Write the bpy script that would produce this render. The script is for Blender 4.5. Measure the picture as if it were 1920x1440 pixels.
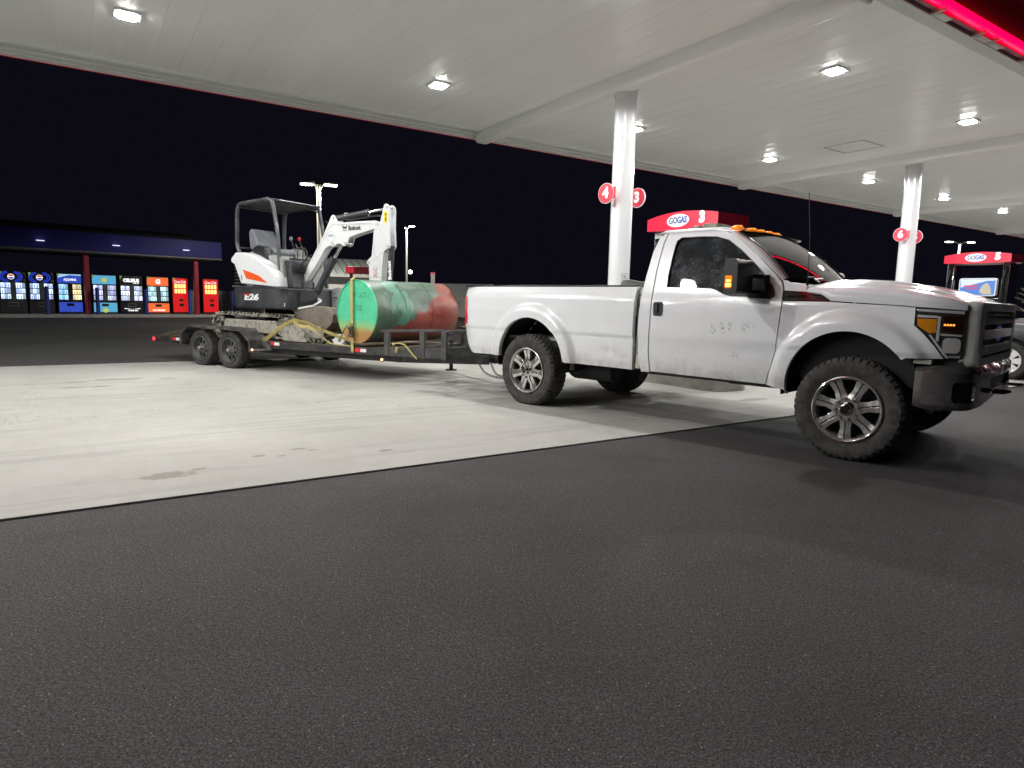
import bpy, bmesh, math, random
from math import sin, cos, pi, radians, sqrt, hypot, atan2
from mathutils import Vector, Matrix
random.seed(7)
for o in list(bpy.data.objects): bpy.data.objects.remove(o)
S = bpy.context.scene
COL = S.collection

# ------------------------------------------------------------------ camera, night sky, exposure
PITCH, ROLL, HCAM = .1274, .0223, 1.212
cam = bpy.data.cameras.new('camera'); camo = bpy.data.objects.new('camera', cam); COL.objects.link(camo)
cam.sensor_width = 36; cam.lens = 1213.8/1920*36; cam.clip_start = .05; cam.clip_end = 2000
camo.location = (0, 0, HCAM)
_F = Vector((0, cos(PITCH), -sin(PITCH))); _r = Vector((1, 0, 0)); _d = _F.cross(_r)
_R = cos(ROLL)*_r - sin(ROLL)*_d; _D = cos(ROLL)*_d + sin(ROLL)*_r
camo.rotation_euler = Matrix((_R, -_D, -_F)).transposed().to_euler()
S.camera = camo
S.render.resolution_x = 1024; S.render.resolution_y = 768
W = bpy.data.worlds.new('World'); S.world = W; W.use_nodes = True
bg = W.node_tree.nodes['Background']; bg.inputs[0].default_value = (.0036, .0033, .0064, 1); bg.inputs[1].default_value = 1.0
S.view_settings.view_transform = 'Standard'; S.view_settings.look = 'None'
S.view_settings.exposure = 0.0; S.view_settings.gamma = 1
S.render.engine = 'CYCLES'
S.cycles.max_bounces = 8; S.cycles.diffuse_bounces = 4; S.cycles.glossy_bounces = 4; S.cycles.sample_clamp_indirect = 6

# canopy frame: u along the canopy, n across it (away from the camera)
CY = .5849
UU = Vector((cos(CY), sin(CY), 0)); NN = Vector((-sin(CY), cos(CY), 0))
def un(u, n, z=0): return UU*u + NN*n + Vector((0, 0, z))

# ------------------------------------------------------------------ node helpers
class NT:
    def __init__(s, m):
        m.use_nodes = True; s.t = m.node_tree; s.t.nodes.clear()
        s.out = s.t.nodes.new('ShaderNodeOutputMaterial')
    def n(s, typ, ins=None, **kw):
        nd = s.t.nodes.new(typ)
        for k, v in kw.items(): setattr(nd, k, v)
        for k, v in (ins or {}).items():
            sk = nd.inputs[k]
            if isinstance(v, bpy.types.NodeSocket): s.t.links.new(v, sk)
            elif isinstance(v, bpy.types.Node): s.t.links.new(v.outputs[0], sk)
            else: sk.default_value = v
        return nd
    def math(s, op, a, b=0.0, c=None, clamp=False):
        ins = {0: a, 1: b}
        if c is not None: ins[2] = c
        return s.n('ShaderNodeMath', ins, operation=op, use_clamp=clamp).outputs[0]
    def co(s, kind='Object'): return s.n('ShaderNodeTexCoord').outputs[kind]
    def map(s, v, scale=(1, 1, 1), rot=(0, 0, 0), loc=(0, 0, 0)):
        return s.n('ShaderNodeMapping', {0: v, 'Scale': scale, 'Rotation': rot, 'Location': loc}).outputs[0]
    def noise(s, v, sc, det=4, rough=.55, dist=0.0, out=0):
        return s.n('ShaderNodeTexNoise', {'Vector': v, 'Scale': sc, 'Detail': det, 'Roughness': rough, 'Distortion': dist}).outputs[out]
    def ramp(s, f, stops):
        r = s.n('ShaderNodeValToRGB', {0: f}); e = r.color_ramp.elements
        while len(e) < len(stops): e.new(.5)
        for i, (p, c) in enumerate(stops):
            e[i].position = p; e[i].color = (c, c, c, 1) if isinstance(c, (int, float)) else (*c, 1)
        return r.outputs[0]
    def mix(s, f, a, b, blend='MIX'):
        nd = s.t.nodes.new('ShaderNodeMix'); nd.data_type = 'RGBA'; nd.blend_type = blend
        for i, v in ((0, f), (6, a), (7, b)):
            if isinstance(v, bpy.types.NodeSocket): s.t.links.new(v, nd.inputs[i])
            else: nd.inputs[i].default_value = v if (i == 0 or len(v) == 4) else (*v, 1)
        return nd.outputs[2]
    def bump(s, h, strength=.3, dist=.01):
        return s.n('ShaderNodeBump', {'Height': h, 'Strength': strength, 'Distance': dist}).outputs[0]
    def bsdf(s, **k):
        ren = dict(color='Base Color', rough='Roughness', metal='Metallic', normal='Normal', coat='Coat Weight', coatr='Coat Roughness',
                   spec='Specular IOR Level', emit='Emission Color', es='Emission Strength', trans='Transmission Weight', ior='IOR', alpha='Alpha', sheen='Sheen Weight')
        ins = {}
        for a, v in k.items():
            if a in ('color', 'emit') and isinstance(v, tuple) and len(v) == 3: v = (*v, 1)
            ins[ren[a]] = v
        b = s.n('ShaderNodeBsdfPrincipled', ins); s.t.links.new(b.outputs[0], s.out.inputs[0]); return b

MATS = {}
def mat(name, **k):
    if name in MATS: return MATS[name]
    m = bpy.data.materials.new(name); t = NT(m); t.bsdf(**k); MATS[name] = m; return m
def nmat(name):
    def deco(f):
        m = bpy.data.materials.new(name); f(NT(m)); MATS[name] = m; return m
    return deco
def worn(name, c1, c2, rough=.5, metal=0.0, sc=6, thr=(.45, .65), coat=0.0, bump=.1, spec=.5):
    """a colour with patchy dirt or wear of another colour"""
    m = bpy.data.materials.new(name); t = NT(m); v = t.co()
    f = t.noise(v, sc, 6, .65, .3); k = t.ramp(f, [(thr[0], 0.0), (thr[1], 1.0)])
    g = t.noise(v, sc*9, 3, .6); col = t.mix(k, c1, c2); col = t.mix(t.math('MULTIPLY', g, .35), col, (c1[0]*.5, c1[1]*.5, c1[2]*.5))
    r = t.math('ADD', t.math('MULTIPLY', k, .25), rough, clamp=True)
    t.bsdf(color=col, rough=r, metal=metal, coat=coat, spec=spec, normal=t.bump(t.noise(v, sc*12, 3), bump, .004))
    MATS[name] = m; return m
def lit(name, color, strength): return mat(name, color=tuple(c*.2 for c in color), rough=.3, emit=color, es=strength)

# ------------------------------------------------------------------ mesh helpers
def link(o, parent=None):
    COL.objects.link(o)
    if parent is not None: o.parent = parent
    return o
def empty(name, loc=(0, 0, 0), rz=0.0, label=None, cat=None, group=None, ry=0.0):
    o = bpy.data.objects.new(name, None); o.empty_display_size = .2; COL.objects.link(o)
    o.location = loc; o.rotation_euler = (0, ry, rz)
    if label: o['label'] = label
    if cat: o['category'] = cat
    if group: o['group'] = group
    return o
def tag(o, label=None, cat=None, group=None, kind=None):
    for k, v in (('label', label), ('category', cat), ('group', group), ('kind', kind)):
        if v: o[k] = v
    return o
class B:
    def __init__(s): s.bm = bmesh.new()
    def _add(s, verts, M=None):
        if M is not None: bmesh.ops.transform(s.bm, matrix=M, verts=verts)
    def box(s, c, d, rz=0, ry=0, rx=0):
        r = bmesh.ops.create_cube(s.bm, size=1)
        M = Matrix.Translation(c) @ Matrix.Rotation(rz, 4, 'Z') @ Matrix.Rotation(ry, 4, 'Y') @ Matrix.Rotation(rx, 4, 'X') @ Matrix.Diagonal((d[0], d[1], d[2], 1))
        bmesh.ops.transform(s.bm, matrix=M, verts=r['verts']); return s
    def bx(s, x0, x1, y0, y1, z0, z1): return s.box(((x0+x1)/2, (y0+y1)/2, (z0+z1)/2), (abs(x1-x0), abs(y1-y0), abs(z1-z0)))
    def beam(s, p0, p1, w, h, up=(0, 0, 1)):
        p0 = Vector(p0); p1 = Vector(p1); x = (p1-p0); L = x.length; x.normalize(); y = Vector(up).cross(x)
        if y.length < 1e-4: y = Vector((0, 1, 0)).cross(x)
        y.normalize(); z = x.cross(y)
        M = Matrix.Translation((p0+p1)/2) @ Matrix((x, y, z)).transposed().to_4x4() @ Matrix.Diagonal((L, w, h, 1))
        r = bmesh.ops.create_cube(s.bm, size=1); bmesh.ops.transform(s.bm, matrix=M, verts=r['verts']); return s
    def cyl(s, p0, p1, r0, r1=None, n=20, caps=True):
        if r1 is None: r1 = r0
        p0 = Vector(p0); p1 = Vector(p1); d = p1-p0
        M = Matrix.Translation((p0+p1)/2) @ d.to_track_quat('Z', 'Y').to_matrix().to_4x4()
        r = bmesh.ops.create_cone(s.bm, cap_ends=caps, segments=n, radius1=r0, radius2=r1, depth=d.length)
        bmesh.ops.transform(s.bm, matrix=M, verts=r['verts']); return s
    def sph(s, c, r, sc=(1, 1, 1), n=16):
        q = bmesh.ops.create_uvsphere(s.bm, u_segments=n, v_segments=max(6, n//2), radius=r)
        bmesh.ops.transform(s.bm, matrix=Matrix.Translation(c) @ Matrix.Diagonal((*sc, 1)), verts=q['verts']); return s
    def tube(s, pts, r, n=8, close=False):
        P = [Vector(p) for p in pts]; k = len(P); rings = []
        prev = None
        for i in range(k):
            if close: t = (P[(i+1) % k]-P[i-1]).normalized()
            else: t = (P[min(i+1, k-1)]-P[max(i-1, 0)]).normalized()
            if prev is None:
                a = Vector((0, 0, 1)) if abs(t.z) < .9 else Vector((1, 0, 0)); x = t.cross(a).normalized()
            else: x = (prev - t*prev.dot(t)).normalized()
            prev = x; y = t.cross(x); rr = r[i] if isinstance(r, (list, tuple)) else r
            rings.append([s.bm.verts.new(P[i]+x*rr*cos(2*pi*j/n)+y*rr*sin(2*pi*j/n)) for j in range(n)])
        for i in range(k if close else k-1):
            a = rings[i]; b = rings[(i+1) % k]
            for j in range(n): s.bm.faces.new((a[j], a[(j+1) % n], b[(j+1) % n], b[j]))
        if not close: s.bm.faces.new(rings[0][::-1]); s.bm.faces.new(rings[-1])
        return s
    def ribbon(s, pts, w, th=.006, side=(0, 1, 0)):
        P = [Vector(p) for p in pts]; sd = Vector(side).normalized()*w/2; rings = []
        for i in range(len(P)):
            t = (P[min(i+1, len(P)-1)]-P[max(i-1, 0)]).normalized(); nn = t.cross(sd).normalized()*th/2
            rings.append([s.bm.verts.new(P[i]+q) for q in (sd+nn, -sd+nn, -sd-nn, sd-nn)])
        for i in range(len(P)-1):
            for j in range(4): s.bm.faces.new((rings[i][j], rings[i][(j+1) % 4], rings[i+1][(j+1) % 4], rings[i+1][j]))
        s.bm.faces.new(rings[0][::-1]); s.bm.faces.new(rings[-1]); return s
    def prism(s, pts, t0, t1, f=None):
        """polygon (a,b) extruded from t0 to t1; f(a,b,t)->xyz, default (a,t,b)"""
        f = f or (lambda a, b, t: (a, t, b))
        A = [s.bm.verts.new(f(a, b, t0)) for a, b in pts]; Bv = [s.bm.verts.new(f(a, b, t1)) for a, b in pts]
        fs = [s.bm.faces.new(A), s.bm.faces.new(Bv[::-1])]; k = len(pts)
        for i in range(k): fs.append(s.bm.faces.new((A[i], Bv[i], Bv[(i+1) % k], A[(i+1) % k])))
        bmesh.ops.recalc_face_normals(s.bm, faces=fs); bmesh.ops.triangulate(s.bm, faces=fs[:2]); return s
    def lathe(s, prof, c=(0, 0, 0), axis='y', n=48, mod=None, close=False, caps=False):
        """prof: (radius, height) along axis"""
        rings = []
        for k, (r, h) in enumerate(prof):
            ring = []
            for j in range(n):
                a = 2*pi*j/n; rr = r+(mod(k, j) if mod else 0); x, y = rr*cos(a), rr*sin(a)
                p = {'y': (x, h, y), 'z': (x, y, h), 'x': (h, x, y)}[axis]
                ring.append(s.bm.verts.new(Vector(p)+Vector(c)))
            rings.append(ring)
        fs = []
        for i in range(len(rings)-(0 if close else 1)):
            a = rings[i]; b = rings[(i+1) % len(rings)]
            for j in range(n): fs.append(s.bm.faces.new((a[j], a[(j+1) % n], b[(j+1) % n], b[j])))
        if caps and not close:
            if prof[0][0] > 1e-4: fs.append(s.bm.faces.new(rings[0][::-1]))
            if prof[-1][0] > 1e-4: fs.append(s.bm.faces.new(rings[-1]))
        bmesh.ops.remove_doubles(s.bm, verts=[v for r in rings for v in r], dist=1e-5)
        bmesh.ops.recalc_face_normals(s.bm, faces=[f for f in s.bm.faces if f.is_valid]); return s
    def grid(s, f, nu, nv):
        V = [[s.bm.verts.new(f(i/nu, j/nv)) for j in range(nv+1)] for i in range(nu+1)]
        for i in range(nu):
            for j in range(nv): s.bm.faces.new((V[i][j], V[i+1][j], V[i+1][j+1], V[i][j+1]))
        return s
    def text(s, txt, size, o, xd, yd, ext=.002, off=0.0, shear=0.0, w=None):
        cu = bpy.data.curves.new('t', 'FONT'); cu.body = txt; cu.size = size; cu.extrude = ext; cu.offset = off; cu.shear = shear
        cu.align_x = 'CENTER'; cu.align_y = 'CENTER'; cu.resolution_u = 3
        ob = bpy.data.objects.new('t', cu); COL.objects.link(ob); dg = bpy.context.evaluated_depsgraph_get(); dg.update()
        me = bpy.data.meshes.new_from_object(ob.evaluated_get(dg)); x = Vector(xd).normalized(); y = Vector(yd).normalized(); z = x.cross(y)
        xs = [v.co.x for v in me.vertices] or [0]; sx = 1 if not w else w/max(1e-6, max(xs)-min(xs)); mx = (max(xs)+min(xs))/2
        n0 = len(s.bm.verts); s.bm.from_mesh(me); s.bm.verts.ensure_lookup_table()
        for v in s.bm.verts[n0:]:
            p = v.co.copy(); v.co = Vector(o)+x*(p.x-mx)*sx+y*p.y+z*p.z
        bpy.data.objects.remove(ob); bpy.data.curves.remove(cu); bpy.data.meshes.remove(me); return s
    def obj(s, name, m, parent=None, bevel=0.0, smooth=35, loc=None, seg=2):
        me = bpy.data.meshes.new(name); s.bm.to_mesh(me); s.bm.free()
        if smooth:
            for p in me.polygons: p.use_smooth = True
            me.set_sharp_from_angle(angle=radians(smooth))
        for q in (m if isinstance(m, (list, tuple)) else [m]): me.materials.append(q)
        o = bpy.data.objects.new(name, me); link(o, parent)
        if loc is not None: o.location = loc
        if bevel:
            b = o.modifiers.new('b', 'BEVEL'); b.width = bevel; b.segments = seg; b.limit_method = 'ANGLE'; b.angle_limit = radians(40)
            b.harden_normals = False
        return o
def sheet(outline, f, holes=(), cell=.06, thick=.02, rangeA=None):
    """flat outline (with holes) cut into a fine grid, bent by f(a,b,depth), with a flange round its edge"""
    s = B(); bm = s.bm; es = []
    for lp in [outline]+list(holes):
        vs = [bm.verts.new((a, b, 0)) for a, b in lp]
        for i in range(len(vs)): es.append(bm.edges.new((vs[i], vs[(i+1) % len(vs)])))
    bmesh.ops.triangle_fill(bm, edges=es, use_beauty=True, normal=(0, 0, 1))
    xs = [p[0] for p in outline]; ys = [p[1] for p in outline]
    for ax, (lo, hi) in ((0, (min(xs), max(xs))), (1, (min(ys), max(ys)))):
        k = int((hi-lo)/cell)+1
        for i in range(1, k):
            c = lo+(hi-lo)*i/k; co = (c+1e-4, 0, 0) if ax == 0 else (0, c+1e-4, 0); no = (1, 0, 0) if ax == 0 else (0, 1, 0)
            bmesh.ops.bisect_plane(bm, geom=bm.verts[:]+bm.edges[:]+bm.faces[:], dist=1e-5, plane_co=co, plane_no=no)
    bmesh.ops.remove_doubles(bm, verts=bm.verts[:], dist=2e-4)
    flat = {v: (v.co.x, v.co.y) for v in bm.verts}
    bnd = [e for e in bm.edges if e.is_boundary]
    for v, (a, b) in flat.items(): v.co = f(a, b, 0)
    bm.normal_update()
    # orientation away from depth
    vt = 0
    for fc in list(bm.faces)[:60]:
        a = sum(flat[v][0] for v in fc.verts)/len(fc.verts); b = sum(flat[v][1] for v in fc.verts)/len(fc.verts)
        d = Vector(f(a, b, 0))-Vector(f(a, b, .01)); vt += fc.normal.dot(d)*fc.calc_area()
    if vt < 0:
        for fc in bm.faces: fc.normal_flip()
    r = bmesh.ops.extrude_edge_only(bm, edges=bnd)
    nv = [g for g in r['geom'] if isinstance(g, bmesh.types.BMVert)]
    src = {}
    for v, (a, b) in flat.items(): src[(round(v.co.x, 5), round(v.co.y, 5), round(v.co.z, 5))] = (a, b)
    for v in nv:
        k = (round(v.co.x, 5), round(v.co.y, 5), round(v.co.z, 5))
        if k in src: v.co = f(*src[k], thick)
    return s
def arc(cx, cz, r, a0, a1, n=24): return [(cx+r*cos(radians(a0+(a1-a0)*i/n)), cz+r*sin(radians(a0+(a1-a0)*i/n))) for i in range(n+1)]
def interp(x, xs, ys):
    if x <= xs[0]: return ys[0]
    for i in range(len(xs)-1):
        if x <= xs[i+1]:
            t = (x-xs[i])/(xs[i+1]-xs[i]); return ys[i]+(ys[i+1]-ys[i])*t
    return ys[-1]
def sstep(t): t = max(0, min(1, t)); return t*t*(3-2*t)
def rrect(x0, x1, y0, y1, r, n=5):
    P = []
    for cx, cy, a in ((x1-r, y1-r, 0), (x0+r, y1-r, 90), (x0+r, y0+r, 180), (x1-r, y0+r, 270)):
        P += [(cx+r*cos(radians(a+90*i/n)), cy+r*sin(radians(a+90*i/n))) for i in range(n+1)]
    return P
def spline(P, n=8):
    P = [Vector(p) for p in P]; out = []
    for i in range(len(P)-1):
        p0 = P[max(i-1, 0)]; p1 = P[i]; p2 = P[i+1]; p3 = P[min(i+2, len(P)-1)]
        for k in range(n):
            t = k/n; out.append(.5*((2*p1)+(p2-p0)*t+(2*p0-5*p1+4*p2-p3)*t*t+(3*p1-p0-3*p2+p3)*t**3))
    out.append(P[-1]); return out
def copy_tree(o, parent=None, depth=0):
    c = o.copy(); COL.objects.link(c)
    if parent is not None: c.parent = parent
    for ch in [k for k in bpy.data.objects if k.parent == o and k != c]: copy_tree(ch, c, depth+1)
    return c
# ------------------------------------------------------------------ materials
@nmat('asphalt')
def _(t):
    v = t.co(); fine = t.noise(v, 170, 3, .7); mid = t.noise(v, 34, 4, .7); big = t.noise(v, .55, 5, .6, .4); wide = t.noise(t.map(v, (.35, 1.2, 1), (0, 0, CY)), .9, 4, .5)
    vo = t.n('ShaderNodeTexVoronoi', {'Vector': v, 'Scale': 95.0, 'Randomness': 1.0}); 
    base = t.ramp(fine, [(.33, .022), (.5, .072), (.66, .19)])
    col = t.mix(t.math('MULTIPLY', t.ramp(mid, [(.3, 0.0), (.7, 1.0)]), .35), base, (.085, .083, .081))
    col = t.mix(t.math('MULTIPLY', t.ramp(big, [(.44, 0.0), (.66, 1.0)]), .42), col, (.040, .036, .035))
    fol = t.noise(t.map(v, (1, 1.6, 1)), 2.6, 6, .7, .8); col = t.mix(t.math('MULTIPLY', t.ramp(fol, [(.52, 0.0), (.72, 1.0)]), .30), col, (.036, .034, .033))
    col = t.mix(t.math('MULTIPLY', t.ramp(wide, [(.45, 0.0), (.7, 1.0)]), .25), col, (.095, .094, .092))
    # pale stone chips
    pick = t.noise(v, 9.0, 2, .5); chip = t.math('LESS_THAN', vo.outputs['Distance'], .13)
    sel = t.n('ShaderNodeSeparateColor', {0: vo.outputs['Color']}).outputs[0]
    chip = t.math('MULTIPLY', chip, t.math('GREATER_THAN', sel, .93))
    col = t.mix(chip, col, (.5, .49, .46))
    vo2 = t.n('ShaderNodeTexVoronoi', {'Vector': v, 'Scale': 22.0, 'Randomness': 1.0})
    s2 = t.n('ShaderNodeSeparateColor', {0: vo2.outputs['Color']}).outputs[1]
    c2 = t.math('MULTIPLY', t.math('LESS_THAN', vo2.outputs['Distance'], .09), t.math('GREATER_THAN', s2, .93))
    col = t.mix(c2, col, (.012, .012, .012))
    speck = t.math('MULTIPLY', t.ramp(t.noise(v, 110, 2, .8), [(.36, .22), (.48, .62), (.7, .95)]), t.ramp(t.noise(v, 46, 3, .8), [(.36, 1.0), (.5, 1.3), (.66, 1.6)]))
    col = t.mix(1.0, col, speck, 'MULTIPLY')
    vo3 = t.n('ShaderNodeTexVoronoi', {'Vector': v, 'Scale': 34.0, 'Randomness': 1.0}); c3 = t.math('MULTIPLY', t.math('LESS_THAN', vo3.outputs['Distance'], .085), t.math('GREATER_THAN', t.n('ShaderNodeSeparateColor', {0: vo3.outputs['Color']}).outputs[2], .88)); col = t.mix(c3, col, (.34, .33, .31))
    h = t.math('ADD', t.math('MULTIPLY', vo.outputs['Distance'], 1.0), t.math('ADD', fine, t.noise(v, 75, 2, .8)))
    t.bsdf(color=col, rough=t.ramp(fine, [(.3, .75), (.7, .95)]), spec=.2, normal=t.bump(h, .45, .0025))
STAINS = [(.42, 4.75, .17, .09), (.62, 4.83, .06, .03), (1.05, 5.02, .06, .035), (1.2, 4.95, .04, .025), (1.37, 5.12, .07, .03), (1.45, 5.03, .05, .02), (1.95, 4.75, .07, .045),
          (-.15, 10.3, .2, .07), (.35, 10.45, .35, .12), (-.15, 9.75, .16, .07), (.12, 9.75, .16, .08), (.95, 10.35, .13, .09), (4.0, 7.6, .05, .03), (7.2, 5.2, .3, .1), (9.1, 5.4, .25, .08), (6.3, 5.8, .3, .12)]
@nmat('concrete')
def _(t):
    v = t.co(); x, y, z = [t.n('ShaderNodeSeparateXYZ', {0: v}).outputs[i] for i in range(3)]
    big = t.noise(v, .5, 6, .62, .5); streak = t.noise(t.map(v, (8, .5, 1)), 2.2, 5, .6); mid = t.noise(v, 3.2, 6, .65, .6); fine = t.noise(t.map(v, (160, 12, 1)), 1.0, 3, .6); gr = t.noise(v, 120, 2)
    col = t.mix(t.ramp(big, [(.35, 0.0), (.68, 1.0)]), (.365, .36, .34), (.43, .425, .40))
    col = t.mix(t.math('MULTIPLY', t.ramp(streak, [(.42, 0.0), (.72, 1.0)]), .13), col, (.28, .275, .24))
    col = t.mix(t.math('MULTIPLY', t.ramp(mid, [(.47, 0.0), (.72, 1.0)]), .34), col, (.29, .275, .235))
    col = t.mix(t.math('MULTIPLY', fine, .16), col, (.25, .24, .22))
    # tyre tracks across the slab
    tr = t.noise(t.map(v, (.12, 1.5, 1), (0, 0, .5)), 2.0, 4, .6, 1.5)
    col = t.mix(t.math('MULTIPLY', t.ramp(tr, [(.53, 0.0), (.66, 1.0)]), .38), col, (.24, .235, .22))
    cr = t.n('ShaderNodeTexVoronoi', {'Vector': t.n('ShaderNodeVectorMath', {0: v, 1: t.n('ShaderNodeVectorMath', {0: t.noise(v, 1.3, 5, .7, out=1), 'Scale': 1.6}, operation='SCALE').outputs[0]}).outputs[0], 'Scale': .22}, feature='DISTANCE_TO_EDGE')
    col = t.mix(t.math('MULTIPLY', t.math('LESS_THAN', cr.outputs[0], .0016), .45), col, (.12, .11, .10))
    nz = t.noise(v, 11, 4, .6)
    tot = None
    for (a, b, ra, rb) in STAINS:
        dx = t.math('DIVIDE', t.math('SUBTRACT', x, a), ra); dy = t.math('DIVIDE', t.math('SUBTRACT', y, b), rb)
        d = t.math('SQRT', t.math('ADD', t.math('MULTIPLY', dx, dx), t.math('MULTIPLY', dy, dy)))
        d = t.math('ADD', d, t.math('MULTIPLY', t.math('SUBTRACT', nz, .5), 1.9))
        k = t.math('SUBTRACT', 1.0, t.math('MULTIPLY', t.math('SUBTRACT', d, .75), 3.5), clamp=True)
        tot = k if tot is None else t.math('MAXIMUM', tot, k)
    col = t.mix(t.math('MULTIPLY', tot, .62), col, (.17, .16, .115))
    sp = t.n('ShaderNodeTexVoronoi', {'Vector': v, 'Scale': 5.5, 'Randomness': 1.0}); spk = t.math('MULTIPLY', t.math('LESS_THAN', sp.outputs['Distance'], .07), t.math('GREATER_THAN', t.n('ShaderNodeSeparateColor', {0: sp.outputs['Color']}).outputs[0], .86))
    col = t.mix(t.math('MULTIPLY', spk, .6), col, (.13, .11, .09))
    t.bsdf(color=col, rough=.72, spec=.35, normal=t.bump(t.math('ADD', fine, gr), .25, .003))
def paint(name, col, dirt=(.30, .28, .22), z0=.50, z1=.92, amt=.85, marks=False, rough=.22):
    """car paint whose low edge is splashed with road dirt"""
    m = bpy.data.materials.new(name); t = NT(m); v = t.co(); z = t.n('ShaderNodeSeparateXYZ', {0: v}).outputs[2]
    nz = t.noise(v, 4, 7, .7, .4); f2 = t.noise(t.map(v, (1, 1, .3)), 14, 6, .7)
    h = t.math('SUBTRACT', 1.0, t.math('DIVIDE', t.math('SUBTRACT', z, z0), z1-z0), clamp=True)
    k = t.math('MULTIPLY', t.math('MULTIPLY', h, h), t.ramp(t.math('MULTIPLY', t.math('ADD', nz, f2), .5), [(.38, .1), (.62, 1.0)])); k = t.math('MULTIPLY', k, amt)
    film = t.math('MULTIPLY', t.ramp(nz, [(.45, 0.0), (.75, 1.0)]), .10)
    c = t.mix(film, col, (.45, .44, .40)); c = t.mix(k, c, dirt)
    if marks:
        sc = t.n('ShaderNodeTexVoronoi', {'Vector': t.map(v, (7, 1, 9)), 'Scale': 3.0}); s1 = t.math('LESS_THAN', sc.outputs['Distance'], .06)
        c = t.mix(t.math('MULTIPLY', t.math('MULTIPLY', s1, t.math('GREATER_THAN', t.noise(v, 2.0, 2), .56)), .55), c, (.2, .2, .19))
    r = t.math('ADD', t.math('MULTIPLY', k, .5), rough, clamp=True)
    t.bsdf(color=c, rough=r, coat=.75, coatr=.04, spec=.5, normal=t.bump(t.noise(v, 2.2, 2), .05, .01)); MATS[name] = m
paint('white_paint', (.78, .80, .82), marks=True)
paint('white_paint_hood', (.74, .76, .79), z0=0, z1=.1)
mat('seam', color=(.012, .012, .012), rough=.8)
mat('flange_white', color=(.45, .47, .40), rough=.5)
mat('black_plastic', color=(.014, .014, .015), rough=.42, spec=.45)
mat('black_gloss', color=(.008, .008, .009), rough=.12, coat=.5)
mat('underbody', color=(.010, .010, .010), rough=.8)
worn('dirty_frame', (.018, .017, .016), (.07, .06, .045), .7, sc=8)
mat('chrome', color=(.62, .62, .62), rough=.09, metal=1.0)
worn('wheel_metal', (.70, .69, .67), (.30, .26, .21), .16, .82, 9, (.52, .8), coat=.3)
worn('silver_trim', (.56, .58, .54), (.50, .51, .48), .32, .0, 3, coat=.3)
worn('dark_chrome', (.15, .148, .145), (.11, .105, .10), .17, .6, 3, coat=.5, bump=.02)
@nmat('rubber')
def _(t):
    v = t.co(); n1 = t.noise(v, 14, 6, .7); c = t.mix(t.ramp(n1, [(.4, 0.0), (.7, 1.0)]), (.034, .034, .034), (.085, .08, .072))
    c = t.mix(t.math('MULTIPLY', t.ramp(t.noise(v, 5, 5, .7), [(.52, 0.0), (.72, 1.0)]), .5), c, (.12, .105, .075))
    t.bsdf(color=c, rough=.75, spec=.3, normal=t.bump(t.noise(v, 90, 3), .2, .002))
@nmat('side_glass')
def _(t):
    v = t.co(); vo = t.n('ShaderNodeTexVoronoi', {'Vector': v, 'Scale': 120.0}); z = t.n('ShaderNodeSeparateXYZ', {0: v}).outputs[2]
    dz = t.math('SUBTRACT', 1.0, t.math('ABSOLUTE', t.math('DIVIDE', t.math('SUBTRACT', z, 1.53), .2)), clamp=True)
    k = t.math('MULTIPLY', t.math('LESS_THAN', vo.outputs['Distance'], .30), t.math('GREATER_THAN', t.math('ADD', t.noise(v, 7, 4, .7), t.math('MULTIPLY', dz, .12)), .56))
    fog = t.math('MULTIPLY', t.ramp(t.noise(v, 3.5, 4, .6), [(.4, 0.0), (.7, 1.0)]), .25)
    c = t.mix(t.math('ADD', t.math('MULTIPLY', k, .45), fog, clamp=True), (.006, .007, .009), (.09, .11, .14))
    t.bsdf(color=c, rough=t.math('ADD', .015, t.math('MULTIPLY', k, .4)), spec=.5)
mat('windshield_glass', color=(.018, .026, .024), rough=.035, spec=.75, coat=.6, coatr=.02)
mat('amber_lens', color=(.75, .22, .01), rough=.12, coat=.6, emit=(1, .26, .02), es=.55)
mat('amber_reflector', color=(.62, .23, .015), rough=.15, coat=.8)
lit('amber_lit', (1, .30, .05), 2.2); lit('amber_hot', (1, .40, .08), 5.0)
mat('red_lens', color=(.45, .01, .03), rough=.12, coat=.8, emit=(1, .02, .08), es=.22)
lit('red_lit', (1, .05, .09), 1.0)
mat('lens_clear', color=(.72, .73, .72), rough=.12, metal=.35, coat=1.0)
mat('lens_dark', color=(.08, .085, .08), rough=.07, metal=.65, coat=1.0)
# site
@nmat('canopy_white')
def _(t):
    v = t.co(); n1 = t.noise(t.map(v, (1.3, .25, 1)), 1.0, 4, .6); c = t.mix(t.ramp(n1, [(.3, 0.0), (.7, 1.0)]), (.84, .85, .83), (.90, .91, .89))
    t.bsdf(color=c, rough=.30, spec=.5, normal=t.bump(t.noise(t.map(v, (3, .6, 1)), 1.5, 3), .12, .02))
mat('steel_white', color=(.72, .74, .75), rough=.22, spec=.55, coat=.5, coatr=.06)
mat('trim_grey', color=(.62, .64, .61), rough=.45)
mat('led_lens', color=(.9, .9, .9), emit=(1, .985, .96), es=90)
lit('red_led', (1, .0, .035), 3.6)
mat('fascia_dark', color=(.30, .03, .07), rough=.45)
mat('fascia_cap', color=(.02, .02, .03), rough=.5)
mat('sign_red', color=(.62, .035, .07), rough=.4); lit('sign_red_lit', (1, .035, .085), .72); mat('sign_red_side', color=(.26, .012, .035), rough=.25, coat=.5, emit=(1, .02, .06), es=.012)
lit('sign_white_lit', (.86, .90, 1), .9); mat('sign_white', color=(.85, .85, .85), rough=.5, emit=(1, 1, 1), es=.05)
mat('sign_blue', color=(.02, .05, .28), rough=.5, emit=(.05, .1, .45), es=.25); mat('sign_black', color=(.02, .02, .03), rough=.5)
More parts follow.
